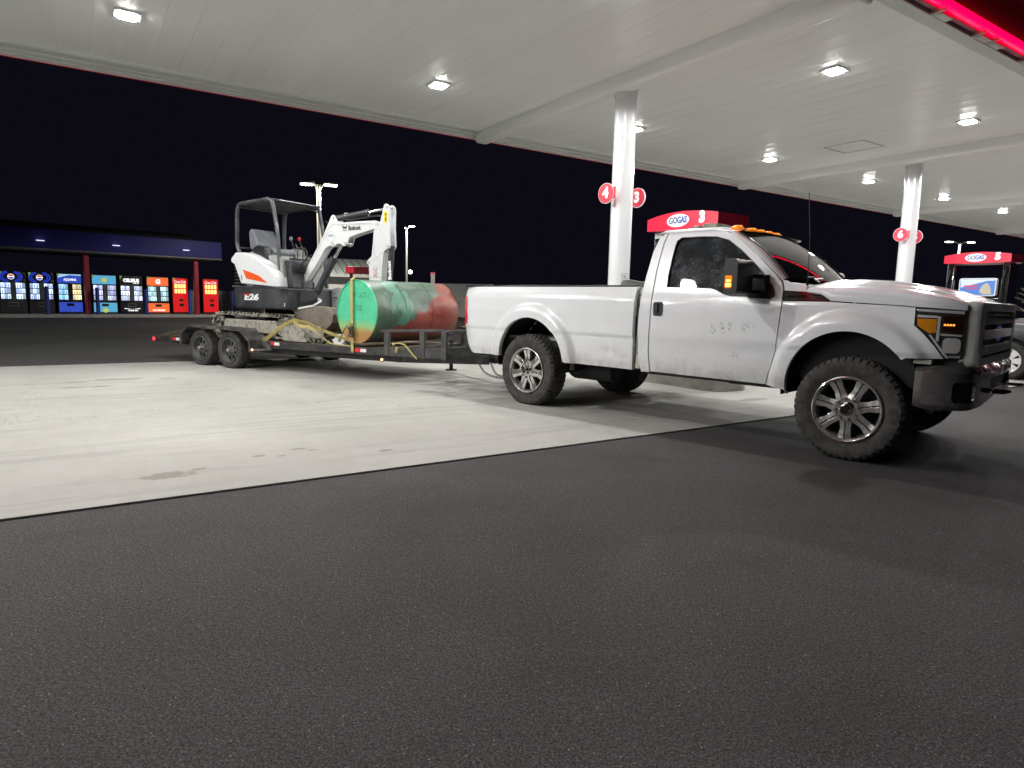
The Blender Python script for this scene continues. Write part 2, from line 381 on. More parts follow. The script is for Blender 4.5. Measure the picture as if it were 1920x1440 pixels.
worn('stainless', (.50, .51, .47), (.36, .35, .31), .34, .75, 3)
worn('red_post', (.40, .015, .04), (.34, .02, .04), .5, sc=2); worn('blue_post', (.03, .07, .42), (.03, .06, .3), .5, sc=3)
mat('navy_fascia', color=(.022, .022, .15), rough=.4, spec=.12)
mat('dark_roof', color=(.06, .06, .055), rough=.7); worn('pad_kerb', (.42, .42, .40), (.32, .31, .28), .8)
worn('wall_light', (.82, .83, .80), (.76, .77, .74), .7, sc=1.5); mat('roof_metal', color=(.66, .72, .69), rough=.45); mat('roof_seam', color=(.05, .06, .06), rough=.5)
worn('fence_panel', (.66, .68, .68), (.58, .6, .6), .6, sc=1.2)
mat('pole_paint', color=(.62, .60, .52), rough=.5); lit('lamp_lens', (1, .93, .78), 40)
worn('bark', (.28, .22, .17), (.16, .12, .09), .85, sc=12)
# trailer, digger, tank
worn('trailer_black', (.020, .021, .023), (.075, .07, .06), .55, sc=7, coat=.15)
worn('trailer_grey', (.10, .10, .10), (.22, .19, .15), .6, sc=9)
worn('deck_wood', (.20, .15, .10), (.09, .075, .06), .8, sc=5, bump=.4)
worn('steel_wheel', (.10, .10, .105), (.17, .16, .14), .5, .4, 14)
mat('reflect_red', color=(.7, .02, .03), rough=.3, emit=(1, .03, .04), es=.08); mat('reflect_white', color=(.8, .8, .8), rough=.3)
worn('digger_white', (.72, .74, .75), (.58, .58, .55), .3, sc=3, thr=(.55, .8), coat=.4)
worn('digger_grey', (.024, .027, .032), (.05, .052, .055), .4, sc=4, coat=.2)
worn('rops_grey', (.055, .06, .068), (.10, .105, .11), .33, .3, 5, coat=.3)
mat('digger_orange', color=(.75, .10, .025), rough=.3, coat=.4)
worn('cab_grey', (.26, .27, .25), (.16, .16, .15), .6, sc=5)
worn('seat_grey', (.13, .14, .155), (.20, .21, .22), .55, sc=6)
@nmat('muddy_track')
def _(t):
    v = t.co(); a = t.noise(v, 9, 7, .75, .6); c = t.mix(t.ramp(a, [(.47, 0.0), (.55, 1.0)]), (.016, .015, .014), (.36, .34, .28))
    t.bsdf(color=c, rough=.85, normal=t.bump(a, .6, .02))
@nmat('muddy_grey')
def _(t):
    v = t.co(); a = t.noise(t.map(v, (2.5, 1, .8)), 11, 7, .75, .4); c = t.mix(t.ramp(a, [(.36, 0.0), (.5, 1.0)]), (.035, .032, .028), (.36, .345, .29))
    t.bsdf(color=c, rough=.8, normal=t.bump(a, .5, .01))
worn('bucket_steel', (.30, .26, .22), (.16, .13, .10), .32, .6, 6, (.4, .7))
mat('hydraulic_rod', color=(.7, .7, .7), rough=.1, metal=1.0)
mat('decal_black', color=(.02, .02, .025), rough=.4); mat('decal_white', color=(.8, .8, .8), rough=.4); mat('decal_yellow', color=(.8, .62, .02), rough=.4); mat('decal_grey', color=(.45, .47, .47), rough=.4)
mat('knob_red', color=(.4, .01, .02), rough=.4)
worn('strap_yellow', (.56, .47, .17), (.38, .31, .13), .75, sc=10)
worn('ratchet', (.06, .05, .045), (.22, .17, .12), .5, .6, 20)
@nmat('tank_end')
def _(t):
    v = t.co(); x, y, z = [t.n('ShaderNodeSeparateXYZ', {0: v}).outputs[i] for i in range(3)]
    n1 = t.noise(v, 5, 6, .65, .5); n2 = t.noise(v, 16, 5, .7)
    c = t.mix(t.ramp(n1, [(.35, 0.0), (.65, 1.0)]), (.075, .50, .27), (.11, .60, .35))
    zz = t.math('ADD', z, t.math('MULTIPLY', t.math('SUBTRACT', n1, .5), .18))
    c = t.mix(t.ramp(zz, [(-.30+.5, 1.0), (-.16+.5, 0.0)]) if False else t.math('MULTIPLY', t.math('SUBTRACT', -.10, zz), 5.0, clamp=True), c, (.42, .46, .14))
    c = t.mix(t.math('MULTIPLY', t.math('SUBTRACT', -.23, zz), 12.0, clamp=True), c, (.40, .22, .08))
    rr = t.math('MULTIPLY', t.ramp(n2, [(.62, 0.0), (.68, 1.0)]), t.math('MULTIPLY', t.math('SUBTRACT', z, .28), 6.0, clamp=True))
    c = t.mix(rr, c, (.28, .12, .05)); c = t.mix(t.math('MULTIPLY', t.ramp(t.noise(v, 40, 3), [(.68, 0.0), (.72, 1.0)]), .5), c, (.12, .10, .06))
    t.bsdf(color=c, rough=.42, coat=.15, normal=t.bump(n1, .1, .01))
@nmat('tank_shell')
def _(t):
    v = t.co(); x, y, z = [t.n('ShaderNodeSeparateXYZ', {0: v}).outputs[i] for i in range(3)]   # y runs along the tank from the near end
    n1 = t.noise(v, 2.6, 7, .65, 1.0); n2 = t.noise(v, 9, 6, .7, .8); n3 = t.noise(t.map(v, (1.0, 5, 1.0)), 7, 5, .7, .5)
    c = t.mix(t.ramp(n2, [(.38, 0.0), (.62, 1.0)]), (.030, .12, .072), (.062, .20, .12))
    c = t.mix(t.math('MULTIPLY', t.ramp(n3, [(.40, 0.0), (.56, 1.0)]), .85), c, (.085, .095, .07))
    n4 = t.noise(t.map(v, (1.0, 9, 1.0)), 3.0, 6, .75, 1.2); c = t.mix(t.math('MULTIPLY', t.ramp(n4, [(.52, 0.0), (.62, 1.0)]), .6), c, (.045, .05, .042))
    pale = t.math('SUBTRACT', 1.0, t.math('ABSOLUTE', t.math('DIVIDE', t.math('ADD', t.math('SUBTRACT', y, .5), t.math('MULTIPLY', t.math('SUBTRACT', n1, .5), 1.1)), .17)), clamp=True)
    c = t.mix(t.ramp(pale, [(.15, 0.0), (.3, .7)]), c, (.10, .30, .21))
    # red primer: far part and lower edge
    q = t.math('ADD', t.math('MULTIPLY', t.math('SUBTRACT', y, .80), 1.1), t.math('ADD', t.math('MULTIPLY', t.math('SUBTRACT', n1, .5), 1.9), t.math('MULTIPLY', t.math('SUBTRACT', n2, .5), .5))); q = t.math('SUBTRACT', q, t.math('MULTIPLY', z, 1.8))
    c = t.mix(t.ramp(q, [(.02, 0.0), (.06, 1.0)]), c, t.mix(t.ramp(n2, [(.4, 0.0), (.65, 1.0)]), (.22, .035, .022), (.30, .065, .04)))
    q2 = t.math('ADD', t.math('SUBTRACT', -.17, z), t.math('MULTIPLY', t.math('SUBTRACT', n2, .5), .45)); q2 = t.math('MULTIPLY', q2, t.math('GREATER_THAN', y, .35))
    c = t.mix(t.ramp(q2, [(.02, 0.0), (.05, 1.0)]), c, (.27, .05, .03))
    rs = t.math('MULTIPLY', t.math('SUBTRACT', t.math('ADD', y, t.math('MULTIPLY', t.math('SUBTRACT', n1, .5), .5)), 1.35), 3.0, clamp=True)
    c = t.mix(t.math('MULTIPLY', rs, .8), c, (.26, .11, .085))
    c = t.mix(t.math('MULTIPLY', t.ramp(t.math('SUBTRACT', -.30, z), [(.0, 0.0), (.1, 1.0)]), .8), c, (.06, .055, .05))
    c = t.mix(t.math('MULTIPLY', t.ramp(t.noise(v, 30, 4, .7), [(.6, 0.0), (.68, 1.0)]), .45), c, (.05, .05, .04))
    t.bsdf(color=c, rough=t.ramp(n2, [(.3, .34), (.7, .6)]), coat=.1, coatr=.3, normal=t.bump(t.math('ADD', n1, t.math('MULTIPLY', n2, .3)), .25, .03))
mat('dark_car', color=(.020, .020, .024), rough=.25, coat=.8); mat('hubcap', color=(.72, .72, .70), rough=.3, metal=.3)
worn('wire_grey', (.3, .3, .3), (.2, .2, .2), .5); worn('chain', (.12, .11, .10), (.25, .2, .15), .45, .8, 30)
lit('panel_blue', (.05, .12, .85), .55); lit('panel_deepblue', (.02, .05, .6), .9); lit('panel_cyan', (.12, .50, .80), .75); lit('panel_orange', (1, .16, .04), .95); lit('panel_red', (.75, .012, .015), .85)
lit('panel_pale', (.45, .75, .95), .9); lit('panel_yellow', (.75, .70, .10), .7); lit('panel_green', (.30, .55, .10), .45); lit('text_glow', (1, 1, 1), 1.2); lit('glow_cream', (1, .75, .42), 1.2)
mat('machine_black', color=(.010, .011, .016), rough=.3, coat=.3); worn('machine_grey', (.10, .10, .105), (.16, .16, .15), .4); mat('slot_black', color=(.005, .005, .006), rough=.5)
@nmat('products')
def _(t):
    a = t.n('ShaderNodeVertexColor', layer_name='Col').outputs[0]; t.bsdf(color=(.05, .05, .05), rough=.3, emit=a, es=2.3)

@nmat('lamp_reflector')
def _(t):
    v = t.co(); n = t.noise(t.map(v, (3, 3, 16)), 2.5, 3, .6, .6)
    t.bsdf(color=(.16, .165, .16), rough=.09, metal=.85, coat=1.0, normal=t.bump(n, .9, .03))
# ------------------------------------------------------------------ ground
g = B(); g.grid(lambda a, b: (-160+320*a, -60+400*b, 0), 4, 4); tag(g.obj('asphalt_ground', MATS['asphalt'], smooth=0), kind='structure')
NEAR_N, FAR_N = 4.22, 12.85
def pad_obj(name, u0, u1, n0, n1, z, m):
    b = B(); b.grid(lambda a, c: (u0+(u1-u0)*a, n0+(n1-n0)*c, z), 2, 2); o = b.obj(name, m, smooth=0); o.rotation_euler.z = CY; return tag(o, kind='structure')
# slabs with real open joints over a dark bed
pad_obj('joint_bed', -42, 62, NEAR_N-.007, FAR_N+.007, .004, MATS['seam'])
pads = B(); ug = [-1.75+6.6*k for k in range(-6, 10)]
for i in range(len(ug)-1):
    for (a, c) in ((NEAR_N, 8.81), (8.81, FAR_N)): pads.bx(ug[i]+.003, ug[i+1]-.003, a+.003, c-.003, .0045, .012)
o = pads.obj('concrete_forecourt', MATS['concrete'], smooth=0, bevel=.002, seg=1); o.rotation_euler.z = CY; tag(o, kind='structure')
# ------------------------------------------------------------------ canopy
CU0, CU1, CN0, CN1, CZ = -26.0, 44.0, 4.38, 13.30, 4.90
can = empty('fuel_canopy', (0, 0, 0), CY, 'wide white fuel station canopy with ribbed ceiling and a red glowing edge', 'canopy')
b = B(); pw = .405; P = []
u = CU0
while u < CU1-.01: P += [(u, CZ+.020), (u+pw*.5, CZ+.024), (u+pw-.008, CZ+.020), (u+pw-.006, CZ+.0245), (u+pw-.002, CZ+.0245)]; u += pw
for i in range(len(P)-1):
    v = [b.bm.verts.new((P[i+k][0], n_, P[i+k][1])) for k in (0, 1) for n_ in (CN0+.2, CN1-.5)]
    b.bm.faces.new((v[0], v[2], v[3], v[1]))
b.bx(CU0, CU1, CN0+.2, CN1-.5, CZ+.30, CZ+.5); b.obj('ceiling', MATS['canopy_white'], can, smooth=0)
b = B(); b.bx(CU0, CU1, CN1-.52, CN1-.30, CZ-.02, CZ+.4); b.bx(CU0, CU1, CN1-.30, CN1-.15, CZ-.045, CZ+.4); b.bx(CU0, CU1, CN1-.15, CN1, CZ-.07, CZ+.4)
b.bx(CU0, CU1, CN0, CN0+.2, CZ-.01, CZ+.4); b.obj('edge_trim', MATS['trim_grey'], can, bevel=.012)
for k in range(-3, 5):
    uc = 7.68+9.1*k if k != 0 else 7.68
    b = B(); b.bx(uc-.16, uc+.16, CN0+.02, CN1-.2, CZ-.20, CZ+.10); b.obj('beam', MATS['canopy_white'], can, bevel=.07, seg=4)
b = B(); b.bx(CU0, CU1, CN0-.10, CN0-.04, CZ+.02, CZ+.66); b.obj('fascia', MATS['fascia_dark'], can)
b = B(); b.bx(CU0, CU1, CN0-.19, CN0+.3, CZ+.66, CZ+.72); b.bx(CU0, CU1, CN1+.0, CN1+.04, CZ-.02, CZ+.72); b.obj('fascia_cap', MATS['fascia_cap'], can)
b = B(); b.cyl((CU0, CN0-.145, CZ+.085), (CU1, CN0-.145, CZ+.085), .060, n=12); b.obj('red_light_strip', MATS['red_led'], can)
b = B(); b.cyl((CU0, CN1+.015, CZ-.062), (CU1, CN1+.015, CZ-.062), .010, n=6); b.obj('red_light_strip', mat('red_led_dim', color=(.3, .01, .03), emit=(1, .02, .08), es=.22), can)
b = B(); b.box((0, -.09, 0), (.03, .18, .04)); b.box((.2, -.07, -.01), (.34, .10, .02)); b.box((.0, -.14, .02), (.05, .02, .07)); bk0 = b.obj('bracket', MATS['stainless'], can)
for k in range(14):
    q = bk0 if k == 0 else bk0.copy()
    if k: link(q, can)
    q.location = (5.2+.9*k+.25*(k % 3), CN0, CZ)
b = B()
for (u0, u1, n0, n1) in ((14.6, 15.5, 8.21, 8.22), (14.6, 15.5, 9.12, 9.13), (14.59, 14.60, 8.21, 9.13), (15.5, 15.51, 8.21, 9.13)): b.bx(u0, u1, n0-.006, n1+.006, CZ+.012, CZ+.018)
b.obj('access_hatch', mat('hatch_line', color=(.30, .30, .29), rough=.6), can)
# lights in the ceiling
lamp = bpy.data.lights.new('canopy_lamp', 'SPOT'); lamp.spot_size = radians(168); lamp.spot_blend = .12; lamp.shadow_soft_size = .13; lamp.energy = 720; lamp.color = (1, .985, .965)
first = None
for k in range(-3, 9):
    for n_ in (6.2, 10.62):
        u_ = .70+4.67*k; p = un(u_, n_, 0)
        f = empty('canopy_light', (p.x, p.y, CZ), CY)
        row = 'near' if n_ < 8 else 'far'
        seen = {('near', 1): 'ceiling light cut by the top edge above the tall column', ('near', 2): 'large ceiling light above the pickup windscreen, left of the red edge', ('near', 3): 'ceiling light near the right edge, above the second column',
                ('far', 0): 'ceiling light in the top left corner of the picture', ('far', 1): 'ceiling light above the green tank, left of the tall column', ('far', 2): 'ceiling light half hidden behind the right side of the tall column',
                ('far', 3): 'ceiling light just left of the square ceiling hatch', ('far', 4): 'ceiling light just left of the second column', ('far', 5): 'ceiling light just right of the second column', ('far', 6): 'small ceiling light at the right edge, farthest in its row'}
        tag(f, seen.get((row, k), 'ceiling light of the %s row, outside the picture or hidden beyond' % row), 'ceiling light', 'lights in the canopy ceiling')
        if first is None:
            b = B(); b.bx(-.16, .16, -.16, .16, -.004, .02); h = b.obj('frame', MATS['steel_white'], f, bevel=.003)
            b = B(); b.prism(rrect(-.115, .115, -.115, .115, .05), -.022, -.0055, lambda a, c, t: (a, c, t)); l = b.obj('lens', MATS['led_lens'], f, bevel=.004); first = (h, l)
        else:
            for q in first: c = q.copy(); link(c, f)
        lo = bpy.data.objects.new('lamp', lamp); link(lo, f); lo.location = (0, 0, -.03); lo.rotation_euler = (0, 0, 0)
# ------------------------------------------------------------------ columns with number discs
def column(u_, n_, left, right, lab):
    p = un(u_, n_); c = empty('canopy_column', p, CY, lab, 'column', 'white columns under the canopy')
    b = B(); b.cyl((0, 0, .02), (0, 0, CZ-.05), .185, n=48); b.obj('shaft', MATS['steel_white'], c, smooth=50)
    b = B(); b.lathe([(.185, CZ-.28), (.20, CZ-.22), (.20, CZ-.06), (.185, CZ-.05)], axis='z', n=40); b.obj('collar', MATS['steel_white'], c)
    b = B(); b.lathe([(.19, 1.0), (.192, 1.0), (.192, 1.01), (.19, 1.01)], axis='z', n=32)
    for sx, txt in ((-1, left), (1, right)):
        if not txt: continue
        d = empty('number_disc', p+UU*(sx*.36)+Vector((0, 0, 3.045)), CY-radians(81.5), 'round red %s sign on the %s side of its white column' % (txt, 'left' if sx < 0 else 'right'), 'number sign', 'red number discs on the columns')
        b = B(); b.lathe([(0, -.02), (.155, -.02), (.16, -.016), (.16, .016), (.155, .02), (0, .02)], n=36); b.obj('disc', MATS['sign_red'], d)
        b = B(); b.lathe([(.160, -.012), (.167, -.012), (.167, .012), (.160, .012)], n=36, close=True); b.obj('rim', MATS['sign_white'], d)
        b = B(); b.beam((-sx*.02, sx*.17*0+.02, 0), (-sx*.06, -sx*.20*-1 if sx < 0 else .20, 0), .012, .14) if False else b.bx(-sx*.19, -sx*.12, -.010, .012, -.09, .09); b.obj('bracket', MATS['sign_red'], d)
        b = B(); b.text(txt, .24, (0, -.024, 0), (1, 0, 0), (0, 0, 1), off=.012); b.obj('number', MATS['sign_white'], d, smooth=0)
    return c
COLS = [(-10.6, '', '', 'white canopy column far to the left'), (-1.6, '2', '1', 'white canopy column left of the trailer')]
column(7.82, 8.52, '4', '3', 'tall white canopy column between discs 4 and 3, behind the pickup bed')
column(17.28, 8.36, '6', '5', 'white canopy column between discs 6 and 5, behind the pickup bonnet')
column(26.6, 8.4, '8', '7', 'white canopy column beyond the dispenser numbered 5, mostly hidden')
# decal lines on the first column
dc = [o for o in bpy.data.objects if o.name == 'canopy_column'][0]
b = B()
for i, (w, z) in enumerate([(.16, 1.72), (.10, 1.68), (.14, 1.645), (.13, 1.61), (.12, 1.57), (.14, 1.54), (.09, 1.51)]):
    for j in range(10):
        a0 = radians(-118+j*w*220/10*1.5); a1 = a0+radians(3.2)
        if random.random() < .8: b.box((.187*cos(a0), .187*sin(a0), z), (.002, .010, .008 if i not in (1, 2) else .014), rz=a0)
b.obj('notice_text', MATS['decal_black'], dc)
# ------------------------------------------------------------------ pump islands and dispensers
def island(u_, lab):
    p = un(u_, 0); r = empty('pump_island', p, CY, lab, 'pump island', 'kerbed islands under the canopy')
    b = B(); b.prism(rrect(-.42, .42, 5.86, 11.6, .3, 8), .006, .20, lambda a, c, t: (a, c, t)); b.obj('steel_kerb', MATS['stainless'], r, bevel=.02)
    b = B(); b.prism(rrect(-.37, .37, 5.91, 11.55, .26, 8), .2003, .215, lambda a, c, t: (a, c, t)); b.obj('island_top', MATS['pad_kerb'], r)
island(7.68, 'steel edged concrete island seen below the white pickup door'); island(17.2, 'steel edged pump island behind the pickup bonnet')
def topper(b, y0, y1, x0, x1, z0, zt, ze):
    """arched sign box: top edge bows up, bottom bows down a little"""
    n = 16; ring = []
    for side in (x0, x1):
        up = []; lo = []
        for i in range(n+1):
            t = i/n; s_ = 1-(2*t-1)**2; yy = y0+(y1-y0)*t; bow = .05*s_*(1 if side == x1 else -1)
            up.append((side+bow, yy, ze+(zt-ze)*s_)); lo.append((side+bow, yy, z0-.02*s_))
        ring.append((up, lo))
    bm = b.bm; V = [[[bm.verts.new(p) for p in l] for l in r] for r in ring]
    for i in range(n):
        bm.faces.new((V[0][0][i], V[0][0][i+1], V[0][1][i+1], V[0][1][i])); bm.faces.new((V[1][0][i], V[1][1][i], V[1][1][i+1], V[1][0][i+1]))
        bm.faces.new((V[0][0][i], V[1][0][i], V[1][0][i+1], V[0][0][i+1])); bm.faces.new((V[0][1][i], V[0][1][i+1], V[1][1][i+1], V[1][1][i]))
    bm.faces.new((V[0][0][0], V[0][1][0], V[1][1][0], V[1][0][0])); bm.faces.new((V[0][0][n], V[1][0][n], V[1][1][n], V[0][1][n]))
    bmesh.ops.recalc_face_normals(bm, faces=bm.faces[:])
def dispenser(u_, num, lab):
    p = un(u_, 6.62); r = empty('fuel_dispenser', p, CY, lab, 'fuel pump', 'fuel dispensers on the islands')
    b = B(); topper(b, -.66, .66, -.33, .33, 2.30, 2.53, 2.47)
    me = b.obj('topper', [MATS['sign_red_side'], MATS['sign_red_lit']], r, smooth=30)
    for pl in me.data.polygons:
        if abs(pl.normal.x) > .8: pl.material_index = 1
    for sx in (-1, 1):
        b = B(); b.lathe([(0, 0), (.19, 0), (.20, .006), (0, .008)], n=40)
        o = b.obj('logo_oval', MATS['sign_white_lit'], me); o.matrix_local = Matrix.Translation((sx*.384, 0, 2.405)) @ Matrix.Rotation(radians(90), 4, 'Z') @ Matrix.Diagonal((1.05, sx*-1.0, .46, 1))
        b = B(); b.text('GO', .15, (sx*.396, sx*-.0+sx*.085*1, 2.405), (0, sx, 0), (0, 0, 1), off=.002, w=.155) if False else None
        xd = (0, -1, 0) if sx < 0 else (0, 1, 0); s_ = 1 if sx > 0 else -1
        b.text('GO', .125, (sx*.396, s_*-.082, 2.405), xd, (0, 0, 1), off=.001, w=.15); b.obj('lettering', MATS['sign_black'], me, smooth=0)
        b = B(); b.text('GAS', .125, (sx*.396, s_*.082, 2.405), xd, (0, 0, 1), off=.003, w=.17); b.obj('lettering', MATS['sign_blue'], me, smooth=0)
        b = B(); b.text(num, .20, (sx*.372, s_*.42, 2.415), xd, (0, 0, 1), off=.016); b.obj('number', MATS['sign_white_lit'], me, smooth=0)
    for y in (-.55, .55):
        b = B(); b.bx(-.20, .20, y-.085, y+.085, .215, 2.30); b.obj('pillar', MATS['chrome'] if num == '5' else MATS['steel_white'], r, bevel=.03)
        b = B(); b.bx(-.215, -.203, y-.05, y+.05, 1.2, 2.2); b.obj('hose_guide', MATS['black_gloss'], r, bevel=.01)
        b = B(); b.tube(spline([(-.23, y, 2.15), (-.30, y+.03, 1.7), (-.34, y+.05, 1.0), (-.30, y, .7), (-.25, y-.04, 1.0)], 6), .016, 8); b.obj('hose', MATS['black_plastic'], r)
    b = B(); b.bx(-.22, .22, -.46, .46, .215, 1.52); b.obj('cabinet', MATS['black_gloss'], r, bevel=.02)
    b = B(); b.bx(-.235, -.222, -.40, .40, .5, 1.15); b.obj('door_panel', MATS['cab_grey'], r, bevel=.01)
    b = B(); b.prism(rrect(-.37, .37, 1.56, 1.96, .05), -.15, -.05, lambda a, c, t: (t, a, c)); bb = b.obj('advert_frame', MATS['steel_white'], r)
    b = B(); b.prism(rrect(-.345, .345, 1.585, 1.935, .04), -.156, -.151, lambda a, c, t: (t, a, c)); b.obj('advert', lit('ad_blue', (.10, .25, .72), .8), bb)
    b = B(); b.prism([(-.33, 1.75), (.20, 1.9), (.33, 1.9), (.33, 1.93), (-.33, 1.93)], -.160, -.157, lambda a, c, t: (t, -a, c)); b.obj('advert_band', lit('ad_pale', (.75, .85, .9), .8), bb)
    b = B(); b.text('FRESH COFFEE', .07, (-.162, .06, 1.77), (0, -1, 0), (0, 0, 1), off=.004) if False else None
    b.bx(-.163, -.161, -.02, .26, 1.765, 1.80); b.bx(-.163, -.161, -.02, .24, 1.715, 1.735); b.obj('advert_line', lit('ad_red', (.8, .08, .12), .8), bb)
    b = B(); b.prism([(-.30, 1.6), (-.12, 1.6), (-.05, 1.66), (-.10, 1.80), (-.2, 1.86), (-.26, 1.75)], -.160, -.158, lambda a, c, t: (t, a, c)); b.obj('advert_picture', lit('ad_tan', (.6, .55, .4), .8), bb)
    b = B(); b.bx(-.228, -.222, -.06, .26, 1.36, 1.47); b.obj('price_screen', lit('screen', (.45, .75, .9), .8), r)
    b = B(); b.text(num, .12, (-.224, -.33, 1.42), (0, -1, 0), (0, 0, 1), off=.008); b.obj('cabinet_number', MATS['sign_white_lit'], r, smooth=0)
    b = B(); b.lathe([(0, 0), (.035, 0), (.035, .004), (0, .004)], axis='x', n=20, c=(-.228, -.23, 1.42)); b.obj('round_mark', MATS['sign_red'], r)
dispenser(7.55, '3', 'fuel dispenser with red arched topper 3 rising behind the pickup cab')
dispenser(17.15, '5', 'fuel dispenser with red topper 5 and chrome pillars by the pickup grille')
# ------------------------------------------------------------------ pickup truck (x forward, right side is -y; origin under the rear axle)
TRK = empty('pickup_truck', (.8643, 8.2431, 0), -.768, 'white single cab pickup truck with amber roof lights, towing the black trailer', 'pickup truck')
M_ = MATS
ZS = [.45, .52, .62, .80, .862, .892, 1.1, 1.25, 1.30, 1.38, 1.6, 1.85, 1.90, 1.95]
YS = [.90, .94, .96, .972, .978, .993, 1.0, .992, .98, .95, .865, .765, .735, .70]
def flare(x, z):
    m = 0
    for cx, cz, ro, ri in ((.03, .53, .675, .50), (3.45, .56, .645, .46)):
        r = hypot(x-cx, z-cz)
        if z > .45: m = max(m, .052*sstep((ro-r)/.085)*(.80+.20*sstep((ro-r)/.16)))
    return m
def YB(x, z):
    y = interp(z, ZS, YS)
    if x > 3.9: y -= .11*((x-3.9)/.35)**2
    if x < -.9: y -= .04*((-.9-x)/.2)**2
    return y+flare(x, z)*(1 if x < 3.95 else max(0, 1-(x-3.95)/.2))
def side(sg): return lambda a, b, d: (a, sg*(YB(a, b)-d), b)
bed_o = [(-1.150, 1.385), (-1.165, 1.25), (-1.175, .90), (-1.17, .78), (-1.12, .66), (-1.03, .56), (-.98, .548), (-.470, .556)]+arc(.03, .53, .50, 177, 3, 30)+[(.56, .548), (1.41, .545), (1.425, .9), (1.437, 1.368), (1.437, 1.385)]
cor_o = [(1.52, .536), (1.485, .673), (1.490, 1.02), (1.505, 1.277), (1.505, 1.48), (1.513, 1.725), (1.545, 1.87), (1.60, 1.922), (1.618, 1.925), (1.603, 1.79), (1.603, 1.53), (1.624, 1.295), (1.62, 1.026), (1.598, .769), (1.615, .54)]
door_o = [(1.63, .548), (1.612, .77), (1.634, 1.026), (1.638, 1.295), (1.616, 1.532), (1.616, 1.79), (1.632, 1.918), (1.80, 1.928), (2.05, 1.925), (2.22, 1.905), (2.31, 1.872), (2.42, 1.80), (2.60, 1.66), (2.80, 1.485), (2.862, 1.425), (2.888, 1.36), (2.899, 1.268), (2.889, 1.08), (2.868, .85), (2.788, .54)]
win_o = [(1.765, 1.377), (1.750, 1.50), (1.745, 1.631), (1.744, 1.78), (1.752, 1.835), (1.79, 1.862), (2.0, 1.862), (2.16, 1.853), (2.289, 1.817), (2.429, 1.723), (2.589, 1.594), (2.71, 1.485), (2.79, 1.40), (2.822, 1.34), (2.828, 1.30), (2.80, 1.281), (2.43, 1.297), (2.36, 1.315), (2.28, 1.352), (2.23, 1.365)]
fen_o = [(2.796, .535), (2.877, .85), (2.898, 1.08), (2.908, 1.262), (3.285, 1.262), (3.46, 1.252), (3.70, 1.243), (3.888, 1.230), (3.890, 1.10), (3.957, 1.037), (4.03, .95), (4.088, .862), (4.0, .858), (3.865, .856)]+arc(3.45, .56, .475, 36, 190, 34)+[(2.99, .50), (2.965, .515)]
cowl_o = [(2.905, 1.352), (2.895, 1.385), (2.872, 1.440), (2.90, 1.438), (2.946, 1.415), (3.083, 1.392), (3.083, 1.342)]
vent_o = [(2.906, 1.348), (3.083, 1.338), (3.21, 1.322), (3.25, 1.298), (3.287, 1.266), (2.91, 1.266)]
head_o = [(3.894, 1.228), (4.190, 1.216), (4.192, .866), (4.095, .862), (4.035, .955), (3.963, 1.042), (3.896, 1.103)]
